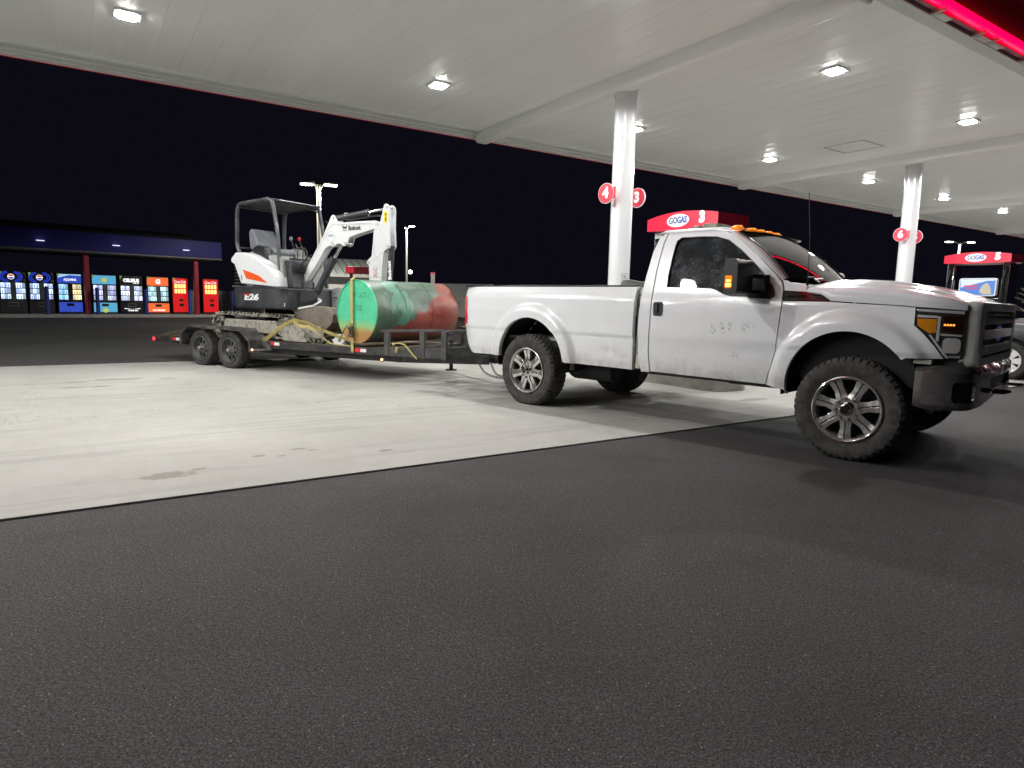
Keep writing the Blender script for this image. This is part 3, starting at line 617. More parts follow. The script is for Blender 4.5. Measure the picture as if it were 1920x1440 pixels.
for sg in (-1, 1):
    f = side(sg)
    fb = (lambda a, b_, d: (a, -(YB(a, b_)-d-.016*math.exp(-((a-1.13)/.10)**2-((b_-.70)/.05)**2)+.010*math.exp(-((a-1.17)/.035)**2-((b_-.72)/.10)**2)-.010*math.exp(-((a-1.27)/.09)**2-((b_-.655)/.03)**2)-.005*math.exp(-((a-1.0)/.25)**2-((b_-.86)/.018)**2)-.006*math.exp(-((a+1.0)/.12)**2-((b_-.72)/.05)**2)), b_)) if sg < 0 else f
    bs = sheet(bed_o, fb, cell=.02, thick=.05).obj('bed_side', M_['white_paint'], TRK, smooth=28)
    cp = sheet(cor_o, f, cell=.05, thick=.03).obj('cab_corner', M_['white_paint'], TRK, smooth=28)
    dr = sheet(door_o, f, holes=[win_o], cell=.05, thick=.03).obj('door', M_['white_paint'], TRK, smooth=28)
    fn = sheet(fen_o, f, cell=.018, thick=.05).obj('front_fender', M_['white_paint'], TRK, smooth=28)
    cw = sheet(cowl_o, f, cell=.05, thick=.03).obj('cowl_corner', M_['white_paint_hood'], TRK, smooth=28)
    g = sheet(win_o, lambda a, b, d: (a, sg*(YB(a, b)-.022-d), b), cell=.07, thick=.004).obj('side_window', M_['side_glass'], TRK, smooth=40)
    b = B(); b.tube([(a, sg*(YB(a, c)-.008), c) for a, c in win_o], .008, 6, close=True); b.obj('window_seal', M_['black_plastic'], g)
    sail = [(2.66, 1.525), (2.70, 1.488), (2.79, 1.40), (2.824, 1.34), (2.83, 1.30), (2.80, 1.278), (2.60, 1.287), (2.635, 1.40)]
    sheet(sail, lambda a, b, d: (a, sg*(YB(a, b)+.012-d), b), cell=.06, thick=.03).obj('mirror_mount', M_['black_plastic'], TRK, smooth=30)
    # vent with badge bars
    v = sheet(vent_o, lambda a, b, d: (a, sg*(YB(a, b)-.004-d), b), cell=.05, thick=.02).obj('fender_vent', M_['black_gloss'], TRK)
    b = B()
    for q, (z, x0, x1) in enumerate(((1.325, 3.11, 3.20), (1.305, 3.12, 3.235), (1.285, 3.13, 3.262))): b.beam((x0, sg*(YB(3.1, z)+.003), z), (x1, sg*(YB(3.1, z)+.003), z-.006), .012, .007)
    b.obj('vent_fin', M_['dark_chrome'], v)
    b = B(); xd = (1, 0, 0) if sg < 0 else (-1, 0, 0)
    b.text('SUPER DUTY', .032, (3.01, sg*(YB(3.0, 1.305)+.002), 1.305), xd, (0, 0, 1), off=.001, w=.165); b.obj('badge', M_['chrome'], v, smooth=0)
    # handle
    b = B(); yy = sg*YB(1.7, 1.16)
    b.prism(rrect(1.662, 1.762, 1.10, 1.235, .02), yy-.004, yy+sg*.008); h = b.obj('door_handle', M_['black_plastic'], TRK, bevel=.004)
    b = B(); b.prism(rrect(1.668, 1.718, 1.135, 1.228, .015), yy+sg*.008, yy+sg*.022); b.obj('grip', M_['black_plastic'], h, bevel=.006)
    # headlight built up behind its lens
    hl = sheet(head_o, lambda a, b, d: (a, sg*(YB(a, b)-.012-d), b), cell=.05, thick=.05).obj('headlight', M_['lamp_reflector'], TRK, smooth=30)
    def hp(name, o_, m, off): return sheet(o_, lambda a, b, d: (a, sg*(YB(a, b)-off-d), b), cell=.04, thick=.006).obj(name, m, hl, smooth=30)
    hp('amber_marker', [(3.905, 1.15), (4.028, 1.148), (4.028, 1.052), (3.985, 1.046), (3.912, 1.10)], M_['amber_reflector'], .006)
    hp('bezel', [(3.905, 1.222), (4.182, 1.210), (4.182, 1.190), (3.905, 1.205)], M_['lens_clear'], .006)
    hp('bezel', [(3.905, 1.178), (4.03, 1.174), (4.03, 1.157), (3.905, 1.160)], M_['lens_clear'], .006)
    hp('bezel', [(4.05, 1.045), (4.182, 1.04), (4.182, 1.028), (4.06, 1.033)], M_['lens_clear'], .006)
    hp('bezel', [(4.032, 1.17), (4.05, 1.17), (4.05, .99), (4.032, .99)], M_['lens_clear'], .006)
    hp('bezel', [(4.12, .886), (4.182, .886), (4.182, .872), (4.12, .872)], M_['lens_clear'], .006)
    hp('bezel', [(3.985, 1.035), (4.0, 1.035), (4.12, .868), (4.10, .866)], M_['lens_clear'], .006)
    hp('turn_lamp', [(4.07, 1.175), (4.178, 1.171), (4.178, 1.055), (4.07, 1.06)], mat('smoked_amber', color=(.045, .014, .009), rough=.08, metal=.4, coat=1, emit=(1, .25, .02), es=.0), .0065)
    for q_ in range(4): hp('turn_lamp_glow', [(4.072+q_*.017, 1.116), (4.084+q_*.017, 1.116), (4.084+q_*.017, 1.103), (4.072+q_*.017, 1.103)], M_['amber_lit'], .004)
    hp('high_beam_bowl', rrect(4.075, 4.178, .905, 1.015, .03), M_['lens_clear'], .0065)
    # tail light
    tl = [(-1.172, 1.262), (-1.118, 1.262), (-1.098, 1.20), (-1.085, 1.0), (-1.092, .925), (-1.12, .912), (-1.182, .912)]
    sheet(tl, lambda a, b, d: (a, sg*(YB(a, b)+.008-d), b), cell=.04, thick=.03).obj('tail_light', M_['red_lens'], TRK, smooth=30)
    # towing mirror
    b = B()
    hy = (1.035, 1.335)
    b.prism(rrect(2.535, 2.655, 1.305, 1.605, .045), sg*hy[0], sg*hy[1], lambda a, c, t: (a-.10*(abs(t)-hy[0])*.0, t, c)); mr = b.obj('mirror', M_['black_plastic'], TRK, bevel=.03, seg=4)
    b = B(); b.bx(2.528, 2.536, sg*(hy[0]+.03), sg*(hy[1]-.03), 1.34, 1.57); b.obj('mirror_glass', M_['chrome'], mr)
    b = B(); b.prism(rrect(2.550, 2.612, 1.36, 1.465, .012), sg*(hy[1]-.004), sg*(hy[1]+.006)); ml = b.obj('marker_lamp', M_['amber_lens'], mr, bevel=.003)
    b = B(); b.prism(rrect(2.558, 2.604, 1.372, 1.402, .008), sg*(hy[1]+.004), sg*(hy[1]+.009)); b.prism(rrect(2.563, 2.60, 1.415, 1.43, .005), sg*(hy[1]+.004), sg*(hy[1]+.009)); b.obj('bulb_glow', M_['amber_hot'], ml)
    b = B(); b.beam((2.73, sg*.93, 1.465), (2.60, sg*1.06, 1.475), .05, .035); b.beam((2.73, sg*.95, 1.335), (2.60, sg*1.06, 1.34), .05, .035); b.beam((2.745, sg*.93, 1.40), (2.72, sg*.97, 1.40), .06, .17); b.obj('mirror_arm', M_['black_plastic'], mr, bevel=.008)
    # rocker, wells, liner
    b = B(); b.bx(1.55, 2.80, sg*.86, sg*.905, .515, .56); b.obj('rocker_flange', M_['dirty_frame'], TRK)
    for cx, cz, r in ((.03, .53, .545), (3.45, .56, .52)):
        b = B()
        P = arc(cx, cz, r, 190, -10, 24)
        for i in range(len(P)-1):
            v = [b.bm.verts.new(q) for q in ((P[i][0], sg*.97, P[i][1]), (P[i+1][0], sg*.97, P[i+1][1]), (P[i+1][0], sg*.52, P[i+1][1]), (P[i][0], sg*.52, P[i][1]))]; b.bm.faces.new(v)
        b.prism([(cx-r, .42)]+arc(cx, cz, r, 180, 0, 16)+[(cx+r, .42)], sg*.50, sg*.52)
        b.obj('wheel_well', M_['underbody'], TRK)
    # bed rail cap
    b = B(); b.prism([(-1.15, 1.381), (1.437, 1.381), (1.437, 1.399), (-1.145, 1.402)], sg*.955, sg*.84); b.obj('bed_rail_cap', M_['black_plastic'], TRK, bevel=.006)
    b = B(); b.bx(-1.12, 1.42, sg*.83, sg*.86, 1.09, 1.38); b.obj('bed_inner_wall', M_['flange_white'], TRK)
    b = B(); b.bx(1.432, 1.482, sg*.80, sg*.925, .56, 1.355)
    b.obj('bed_front_flange', M_['flange_white'], TRK)
    b = B()
    for z in (.72, .9, 1.05, 1.2, 1.3): b.cyl((1.457, sg*.925, z), (1.457, sg*.930, z), .008, n=10)
    b.obj('flange_bolt', M_['black_plastic'], TRK)
# bonnet
ZCX = [3.083, 3.21, 3.29, 3.46, 3.70, 3.893, 4.20, 4.25]; ZCZ = [1.346, 1.326, 1.271, 1.260, 1.250, 1.238, 1.222, 1.22]
ZTX = [3.05, 3.15, 3.3, 3.45, 3.6, 3.8, 3.95, 4.08, 4.17, 4.22, 4.24]; ZTZ = [1.40, 1.422, 1.432, 1.432, 1.424, 1.398, 1.370, 1.338, 1.306, 1.276, 1.255]
def hood(i, j):
    s_ = 2*j-1; ph = s_*pi/2*.999; x = 3.088+(4.195-3.088)*i
    if i < .001: x += .10*(1-abs(s_))**.6*0
    zc = interp(x, ZCX, ZCZ); zt = interp(x, ZTX, ZTZ); yw = YB(x, zc)-flare(x, zc)
    p = 2/4.6; y = yw*(1 if ph > 0 else -1)*abs(sin(ph))**p; z = zc+(zt-zc)*abs(cos(ph))**p
    dome = .022*sstep((.60-abs(y))/.05)*sstep((4.15-x)/.5); dome += .012*sstep((.80-abs(y))/.04)*sstep((4.2-x)/.3)
    return (x, -y, z+dome-.010)
b = B(); b.grid(hood, 60, 90); hd = b.obj('bonnet', M_['white_paint_hood'], TRK, smooth=40)
b = B(); b.grid(lambda i, j: (3.0+1.22*i, -.90+1.8*j, 1.19), 2, 2); b.bx(2.7, 4.1, -.88, .88, .62, 1.10); b.obj('engine_bay', M_['underbody'], TRK)
# cowl panel, wipers
b = B(); b.grid(lambda i, j: (2.90+.20*i+.06*(1-(2*j-1)**2), -.86+1.72*j, 1.425-.05*i), 4, 16); b.obj('cowl_panel', M_['black_plastic'], TRK)
for y0, y1 in ((-.62, -.02), (.05, .65)):
    b = B(); b.tube([(3.07, y0, 1.425), (3.0, y0+.06, 1.46), (2.93, y1, 1.49)], .009, 6); b.tube([(2.955, y0+.0, 1.478), (2.91, y1+.08, 1.50)], .006, 6); b.obj('wiper', M_['black_plastic'], TRK)
# windscreen
def wsc(i, j):
    s_ = 2*j-1; xt = 2.42-.085*s_*s_; zt = 1.908-.016*s_*s_; xb = 3.0-.135*s_*s_; zb = 1.455+.0*s_
    y = s_*(.685+(.815-.685)*(i)); bow = .03*sin(pi*i)
    return (xt+(xb-xt)*i+bow, -y, zt+(zb-zt)*i+bow*.6)
b = B(); b.grid(wsc, 12, 24); ws = b.obj('windscreen', M_['windshield_glass'], TRK, smooth=60)
b = B(); b.tube([Vector(wsc(k/10, 0.0))+Vector((0, 0, .004)) for k in range(11)], .012, 6); b.tube([Vector(wsc(k/10, 1.0))+Vector((0, 0, .004)) for k in range(11)], .012, 6); b.tube([Vector(wsc(0, k/16))+Vector((0, 0, .004)) for k in range(17)], .009, 6); b.obj('windscreen_seal', M_['black_plastic'], ws)
for sg in (-1, 1):   # A pillars between door and screen
    b = B()
    def pil(i, j):
        t = i; q = wsc(t, 0.0 if sg > 0 else 1.0)
        dx, dz = interp(t, [0, .3, .7, 1], [2.255, 2.42, 2.65, 2.868]), interp(t, [0, .3, .7, 1], [1.905, 1.805, 1.622, 1.435])
        p = Vector((dx, sg*YB(dx, dz), dz)); q = Vector((q[0], sg*(abs(q[1])+.012), q[2]+.004)); m_ = (p+q)/2+Vector((.012, sg*.014, .012))
        return p*(1-j)**2+m_*2*j*(1-j)+q*j*j
    b.grid(pil, 14, 5); b.obj('pillar', M_['white_paint_hood'], TRK, smooth=50)
# roof
def roof(i, j):
    s_ = 2*j-1; ph = s_*pi/2; x = 1.50+.93*i; p = 2/5.0
    xx = x if i < .9 else x
    yw = .728; zc = 1.918-.02*sstep((x-2.1)/.3); zt = 1.962-.045*sstep((x-2.15)/.28)-.055*sstep((1.60-x)/.1)
    y = yw*(1 if ph > 0 else -1)*abs(sin(ph))**p; z = zc+(zt-zc)*abs(cos(ph))**p
    x2 = x-.085*s_*s_*(i**2)
    return (x2, -y, z)
b = B(); b.grid(roof, 30, 60); rf = b.obj('roof', M_['white_paint_hood'], TRK, smooth=45)
for y in (-.70, -.42, -.245, -.07, .12):
    b = B(); x = 2.345-.03*abs(y); z = 1.925
    b.sph((x, y, z), .05, (1.25, .78, .62), 14); cl = b.obj('roof_marker_light', M_['amber_lens'], TRK, smooth=60)
    b = B(); b.sph((x+.02, y, z+.006), .036, (1.0, .75, .6), 12); b.obj('bulb', M_['amber_lit'], cl)
b = B(); b.bx(1.74, 1.80, -.45, -.25, 1.955, 2.01); b.bx(1.85, 2.0, -.47, -.18, 1.975, 2.02); b.cyl((1.9, -.35, 1.95), (1.9, -.35, 1.98), .03); b.bx(1.72, 1.95, -.42, -.38, 1.968, 1.982)
b.obj('light_bar', worn('weathered_beige', (.36, .34, .26), (.14, .13, .10), .6, sc=20), TRK, bevel=.008)
b = B(); b.tube([(3.03, -.80, 1.40), (3.025, -.80, 1.44)], .012, 8); b.tube([(3.03, -.80, 1.43), (3.02, -.80, 1.8), (2.985, -.80, 2.17)], .0035, 5); b.obj('antenna', M_['black_plastic'], TRK)
# cab back, floor, dash, seats (behind the dark glass)
b = B(); b.prism([(-.925, .55), (.925, .55), (.94, 1.3), (.70, 1.90), (-.70, 1.90), (-.94, 1.3)], 1.515, 1.535, lambda a, c, t: (t, a, c)); b.obj('cab_back', M_['white_paint_hood'], TRK)
b = B(); b.prism(rrect(-.60, .60, 1.42, 1.80, .06), 1.508, 1.514, lambda a, c, t: (t, a, c)); b.obj('rear_window', M_['side_glass'], TRK)
b = B(); b.bx(1.55, 2.88, -.90, .90, .58, .98); b.bx(2.60, 2.9, -.86, .86, .98, 1.36); b.bx(1.60, 1.9, -.75, .75, .98, 1.5); b.obj('cab_interior', M_['underbody'], TRK)
b = B(); b.bx(-1.08, 1.43, -.83, .83, .77, .80); b.bx(1.40, 1.43, -.83, .83, .80, 1.36); b.obj('bed_floor', M_['flange_white'], TRK)
b = B(); b.bx(-1.165, -1.12, -.80, .80, .80, 1.385); b.obj('tailgate', M_['white_paint_hood'], TRK, bevel=.015)
# nose: grille surround, grille, bumper
fx = lambda y: 4.284-.012*(y/.86)**2
def nose(a, b_, d): return (fx(a)-d, a, b_)
so = rrect(-.858, .858, .806, 1.276, .055, 6); si = rrect(-.70, .70, .868, 1.215, .03, 4)
sr = sheet(so, nose, holes=[si], cell=.08, thick=.05).obj('grille_surround', M_['silver_trim'], TRK, smooth=30)
b = B()
SO2 = rrect(-.882, .882, .795, 1.285, .06, 6)
n_ = len(SO2)
for i in range(n_):
    p, q = SO2[i], SO2[(i+1) % n_]; p1, q1 = so[i], so[(i+1) % n_]
    rows = []
    for t in (0, .6, .8, .92, 1):
        k = 1-(1-t)**2; rows.append([Vector((4.17+(fx(a)-4.17)*t, a+(a1-a)*t**4, c+(c1-c)*t**4)) for (a, c), (a1, c1) in ((p, p1), (q, q1))])
    for r in range(4):
        v = [b.bm.verts.new(z) for z in (rows[r][0], rows[r][1], rows[r+1][1], rows[r+1][0])]; b.bm.faces.new(v)
bmesh.ops.remove_doubles(b.bm, verts=b.bm.verts[:], dist=1e-4); bmesh.ops.recalc_face_normals(b.bm, faces=b.bm.faces[:])
b.obj('surround_edge', M_['silver_trim'], sr, smooth=40)
gr = sheet(rrect(-.71, .71, .855, 1.23, .03), lambda a, b_, d: (fx(a)-.045-d, a, b_), cell=.1, thick=.01).obj('grille', M_['black_plastic'], TRK)
b = B()
for z in (.925, 1.04, 1.155):
    for k in range(12):
        y0, y1 = -.69+1.38*k/12, -.69+1.38*(k+1)/12; b.beam((fx(y0)-.02, y0, z), (fx(y1)-.02, y1, z), .04, .075)
b.obj('grille_bar', M_['black_gloss'], gr, bevel=.004)
b = B(); b.lathe([(0, 0), (.15, 0), (.155, .01), (.15, .02), (0, .02)], axis='x', n=40); o = b.obj('emblem_oval', M_['chrome'], gr); o.matrix_local = Matrix.Translation((4.255, 0, 1.04)) @ Matrix.Diagonal((1, 1, .42, 1))
b = B(); b.lathe([(0, .02), (.135, .02), (.137, .024), (0, .026)], axis='x', n=40); o2 = b.obj('emblem_field', M_['sign_blue'], gr); o2.matrix_local = Matrix.Translation((4.255, 0, 1.04)) @ Matrix.Diagonal((1, 1, .38, 1))
BP = [(3.925, .99), (3.99, 1.0), (4.10, 1.0), (4.19, .975), (4.245, .93), (4.275, .87), (4.292, .78), (4.308, .62), (4.32, .42), (4.328, .2), (4.33, 0)]
BP = [Vector((x, -y, 0)) for x, y in BP]+[Vector((x, y, 0)) for x, y in BP[::-1][1:]]
BP = [Vector(p) for p in spline(BP, 5)]; cum = [0]
for i in range(1, len(BP)): cum.append(cum[-1]+(BP[i]-BP[i-1]).length)
LT = cum[-1]
def bpath(s_):
    s_ = max(0, min(LT, s_))
    for i in range(len(cum)-1):
        if s_ <= cum[i+1]+1e-9:
            t = (s_-cum[i])/(cum[i+1]-cum[i]+1e-12); p = BP[i].lerp(BP[i+1], t); tn = (BP[i+1]-BP[i]).normalized(); return p, Vector((tn.y, -tn.x, 0))
    return BP[-1], Vector((0, 1, 0))
def bmap(a, b_, d):
    p, nn_ = bpath(a); z = b_; o_ = .0
    o_ -= .035*sstep((z-.775)/.035)      # top rolls in
    o_ -= .03*sstep((.52-z)/.05)
    q = p+nn_*(o_-d); return (q.x, q.y, z)
def zb(s_): q = abs(s_-LT/2)/(LT/2); return .585-.095*sstep(q*1.25) if q < .88 else .47+.03*(q-.88)/.12
bo = [(LT*k/40, .812-.02*sstep((abs(k-20)/20-.9)/.1)) for k in range(41)]+[(LT*(40-k)/40, zb(LT*(40-k)/40)) for k in range(41)]
sA = .345; fog = rrect(sA-.10, sA+.10, .55, .70, .03); fog2 = rrect(LT-sA-.10, LT-sA+.10, .55, .70, .03)
cen = rrect(LT/2-.48, LT/2+.48, .625, .715, .02)
bp_ = sheet(bo, bmap, holes=[fog, fog2, cen], cell=.05, thick=.04).obj('front_bumper', M_['dark_chrome'], TRK, smooth=30)
for F_ in (fog, fog2, cen): sheet(F_, lambda a, b_, d: bmap(a, b_, d+.03), cell=.06, thick=.01).obj('fog_lamp_pocket' if F_ is not cen else 'air_intake', M_['black_plastic'], bp_)
b = B(); b.bx(3.95, 4.24, -.86, .86, .76, .83); b.bx(3.86, 4.2, -.88, -.80, .80, .87); b.bx(3.86, 4.2, .80, .88, .80, .87); b.obj('bumper_filler', M_['black_plastic'], TRK)
for sg in (-1, 1): b = B(); b.bx(3.90, 4.02, sg*.86, sg*.97, .815, .85); b.obj('bumper_bracket', M_['flange_white'], TRK, bevel=.005)
for sg in (-1, 1):
    b = B(); b.tube([(4.33, sg*.42, .60), (4.40, sg*.40, .60), (4.43, sg*.36, .61), (4.40, sg*.34, .61), (4.33, sg*.34, .61)], .012, 8); b.obj('tow_hook', M_['black_plastic'], TRK)
b = B(); b.box((4.0, -.78, .462), (.05, .04, .05), ry=.4); b.obj('torn_clip', M_['black_plastic'], bp_)
# underneath
b = B()
for sg in (-1, 1): b.bx(-1.3, 4.25, sg*.40, sg*.47, .52, .66)
for x in (-1.05, -.4, .6, 1.5, 2.5, 3.9): b.bx(x-.04, x+.04, -.42, .42, .54, .64)
b.cyl((0, -.80, .415), (0, .80, .415), .05); b.sph((0, 0, .415), .17, (1, 1, 1)); b.cyl((3.45, -.80, .415), (3.45, .80, .415), .045); b.sph((3.45, -.25, .415), .15)
for sg in (-1, 1):
    b.beam((-.75, sg*.52, .58), (.02, sg*.52, .49), .07, .04); b.beam((.02, sg*.52, .49), (.75, sg*.52, .60), .07, .04); b.beam((0, sg*.45, .45), (.22, sg*.48, .75), .06, .06)
    b.beam((3.45, sg*.5, .42), (3.42, sg*.5, .95), .11, .11)
b.cyl((.15, 0, .44), (2.2, 0, .52), .045); b.bx(2.1, 2.8, -.2, .2, .42, .62); b.beam((3.45, -.7, .40), (3.45, .7, .40), .05, .05)
b.cyl((-.9, -.45, .55), (1.8, -.45, .53), .04); b.cyl((.45, -.62, .47), (1.0, -.62, .47), .13, n=20); b.bx(.62, 1.75, .2, .8, .40, .66); b.bx(.60, .66, -.95, -.62, .47, .60)
b.bx(1.0, 2.9, -.86, .86, .56, .60); b.bx(-1.1, 1.45, -.86, .86, .70, .77)
b.obj('chassis', M_['underbody'], TRK, smooth=40)
b = B(); b.bx(-1.42, -1.18, -.045, .045, .42, .50); b.bx(-1.3, -1.1, -.55, .55, .50, .60); b.bx(-1.50, -1.38, -.05, .05, .36, .40); b.bx(-1.40, -1.36, -.05, .05, .36, .50)
b.cyl((-1.45, 0, .40), (-1.45, 0, .43), .02); b.sph((-1.45, 0, .455), .032); b.obj('tow_hitch', M_['dirty_frame'], TRK, bevel=.006)
# ghost lettering left on the door by old decals, a dent
def ghost(txt, size, x, z, w=None, off=0.0):
    b = B(); y = -(YB(x, z)+.0010); b.text(txt, size, (x, y, z), (1, 0, 0), (0, -.02, 1), ext=.0004, off=off, w=w); return b
gm = bpy.data.materials.new('decal_residue'); t = NT(gm); v = t.co(); k = t.ramp(t.noise(v, 55, 4, .8), [(.50, 0.0), (.60, 1.0)])
pb = t.n('ShaderNodeBsdfPrincipled', {'Base Color': (.32, .34, .34, 1), 'Roughness': .7}); tr = t.n('ShaderNodeBsdfTransparent')
mx = t.n('ShaderNodeMixShader', {0: t.math('MULTIPLY', k, .30), 1: tr, 2: pb}); t.t.links.new(mx.outputs[0], t.out.inputs[0])
dr0 = [o for o in TRK.children if o.name.startswith('door')][0]
dr0 = [o for o in TRK.children if o.name.startswith('door') and not o.name.startswith('door_h')][0]
ghost('57', .085, 2.52, .785, off=.003).obj('old_number', gm, dr0, smooth=0)
ghost('I I  F', .11, 2.50, 1.02, w=.28, off=.006).obj('old_lettering', gm, dr0, smooth=0); ghost('r', .10, 2.685, 1.05, off=.004).obj('old_lettering', gm, dr0, smooth=0); ghost('S t', .13, 2.34, 1.0, w=.14, off=.004).obj('old_lettering', gm, dr0, smooth=0)
# wheels
def tyre(R, Wd, rim, lugs, dep, name='tyre'):
    n = lugs*8; h = Wd/2
    prof = [(rim-.012, -h*.72), (rim+.004, -h*.86), (rim+.02, -h*.90), (rim+(R-rim)*.35, -h*1.0), (rim+(R-rim)*.62, -h*1.0), (rim+(R-rim)*.78, -h*.97), (R-.018, -h*.90), (R-.004, -h*.80), (R, -h*.62), (R+.001, -h*.60), (R+.001, -h*.52), (R+.001, -h*.50), (R+.002, -h*.2), (R+.002, -h*.18), (R+.002, -h*.10), (R+.002, -h*.08)]
    prof = prof+[(r, -y) for r, y in prof[::-1]]; K = len(prof)
    def mod(k, j):
        y = prof[k][1]; e = min(k, K-1-k); ph = (j+(4 if k >= K/2 else 0)) % 8; lug = ((j+(4 if k >= K/2 else 0))//8)
        if e < 4: return 0
        if e == 4: return 0
        if e == 5: return (.006 if dep > .005 and lug % 2 == 0 and ph > 1 else 0)
        if e in (6, 7, 8): return -dep*.9 if ph < 2 else 0
        if e in (9, 10): return -dep*.8 if (ph in (3, 4)) else 0
        if e in (11, 12): return -dep*.9 if ph in (5, 6) else 0
        return -dep if ph in (1, 2) else 0
    b = B(); b.lathe(prof, n=n, mod=mod); return b
def alloy():
    b = B(); R = .262
    b.lathe([(R-.006, -.10), (R+.004, -.122), (R+.004, -.132), (R-.008, -.137), (R-.022, -.122), (R-.030, -.085), (R-.036, .10)], n=64)
    N = 7
    for k in range(N):
        a = 2*pi*k/N+pi/2*0+.22
        def P(r, w, y): return Vector((r*cos(a)-w*sin(a), y, r*sin(a)+w*cos(a)))
        for s0, s1 in ((-1, -.10), (.10, 1)):
            q = []
            for r, w, y in ((.085, .048, -.118), (.16, .040, -.105), (.236, .052, -.118)):
                q.append([b.bm.verts.new(P(r, w*s, y+dy)) for s, dy in ((s0, 0.004 if s0 == -1 else 0), (s1, 0.004 if s1 == 1 else 0), (s1, .035), (s0, .035))])
            for i in range(2):
                for j in range(4): b.bm.faces.new((q[i][j], q[i][(j+1) % 4], q[i+1][(j+1) % 4], q[i+1][j]))
    b.lathe([(0, -.10), (.108, -.105), (.115, -.095), (.115, -.05), (.0, -.05)], n=48)
    bmesh.ops.recalc_face_normals(b.bm, faces=b.bm.faces[:])
    return b
tyre_bm = tyre(.417, .27, .262, 46, .013); me_t = None
wh = []
WP = [(0, -.885, 0), (3.48, -.885, 0), (0, .885, pi), (3.48, .885, pi)]
for k, (x, y, rz) in enumerate(WP):
    if k == 0:
        w0 = alloy().obj('wheel', M_['wheel_metal'], TRK, smooth=35, bevel=.003); ty = tyre_bm.obj('tyre', M_['rubber'], w0, smooth=30)
        b = B(); b.lathe([(0, -.165), (.036, -.165), (.044, -.160), (.046, -.105), (.075, -.10), (.08, -.09), (0, -.09)], n=40)
        for i in range(8):
            a = 2*pi*i/8+.2; b.cyl((.084*cos(a), -.10, .084*sin(a)), (.084*cos(a), -.138, .084*sin(a)), .0145, .012, n=10)
        hub = b.obj('hub_cap', M_['chrome'], w0, smooth=35)
        grooves = []
        for q_ in range(7):
            a_ = 2*pi*q_/7+.22; b = B(); b.beam((.10*cos(a_), -.093, .10*sin(a_)), (.238*cos(a_), -.098, .238*sin(a_)), .011, .016, up=(0, 1, 0)); grooves.append(b.obj('spoke_groove', M_['black_plastic'], w0))
        b = B(); b.lathe([(0, -.1665), (.033, -.1665), (.033, -.164), (0, -.164)], n=30); cap = b.obj('cap_face', M_['black_gloss'], w0)
        b = B(); b.lathe([(0, .02), (.19, .02), (.19, .04), (0, .04)], n=40); disc = b.obj('brake_disc', M_['dirty_frame'], w0)
        b = B(); b.lathe([(.222, -.06), (.226, -.06), (.226, .11), (.10, .11), (.10, .10), (.222, .10)], n=40, close=True); bar = b.obj('rim_barrel', M_['dirty_frame'], w0); w = w0
    else:
        w = w0.copy(); link(w, TRK)
        for c in (ty, hub, cap, disc, bar, *grooves): q = c.copy(); link(q, w)
    w.location = (x, y, .415); w.rotation_euler = (0, (.4, 0, 1.1, 2)[k], rz) if rz == 0 else (0, 0, rz)
# ------------------------------------------------------------------ trailer (x forward from the ball, near side is -y)
TH = radians(-31)
BALL = Vector((.8643+cos(-.768)*-1.45, 8.2431+sin(-.768)*-1.45, 0))
def TR(x, w, z=0): return BALL+Vector((cos(TH)*x+sin(TH)*w, sin(TH)*x-cos(TH)*w, z))
TRL = empty('equipment_trailer', BALL, TH, 'black tandem axle flatbed trailer hitched behind the white pickup, carrying a digger', 'trailer')
RZ = lambda x: .505+.0105*(x+1.4)            # deck rises a little to the front
b = B()
for y0 in (-.95, .87):
    b.prism([(-6.98, RZ(-6.98)-.115), (-6.98, RZ(-6.98)), (-1.32, RZ(-1.3)), (-1.32, RZ(-1.3)-.105)], y0, y0+.08)
for x in (-6.98, -1.40): b.box((x+.03, 0, RZ(x)-.06), (.06, 1.8, .11))
for k in range(12): b.box((-6.5+k*.44, 0, RZ(-6.5+k*.44)-.10), (.05, 1.74, .06))
fr = b.obj('frame', M_['trailer_black'], TRL, bevel=.006)
b = B()
for sg in (-1, 1):
    b.prism([(-6.6, .30), (-6.6, .40), (-1.2, .435), (-1.2, .31), (-4, .27)], sg*.78, sg*.70)
    b.beam((-1.3, sg*.74, .365), (-.12, sg*.09, .365), .06, .125)
b.beam((-1.3, 0, .36), (-.3, 0, .36), .08, .1)
b.obj('chassis_rail', M_['trailer_black'], TRL, bevel=.006)
b = B(); b.beam((-.55, 0, .385), (-.10, 0, .42), .10, .10); b.beam((-.12, 0, .43), (.05, 0, .455), .10, .085); b.sph((0, 0, .46), .06); b.box((-.08, 0, .49), (.12, .03, .03)); b.obj('coupler', M_['dirty_frame'], TRL, bevel=.008)
b = B()
for k in range(11):
    y0 = -.865+k*.158
    b.prism([(-6.95, RZ(-6.95)-.045), (-6.95, RZ(-6.95)-.004), (-1.36, RZ(-1.36)-.004), (-1.36, RZ(-1.36)-.045)], y0, y0+.150)
b.obj('deck', M_['deck_wood'], TRL, bevel=.004)
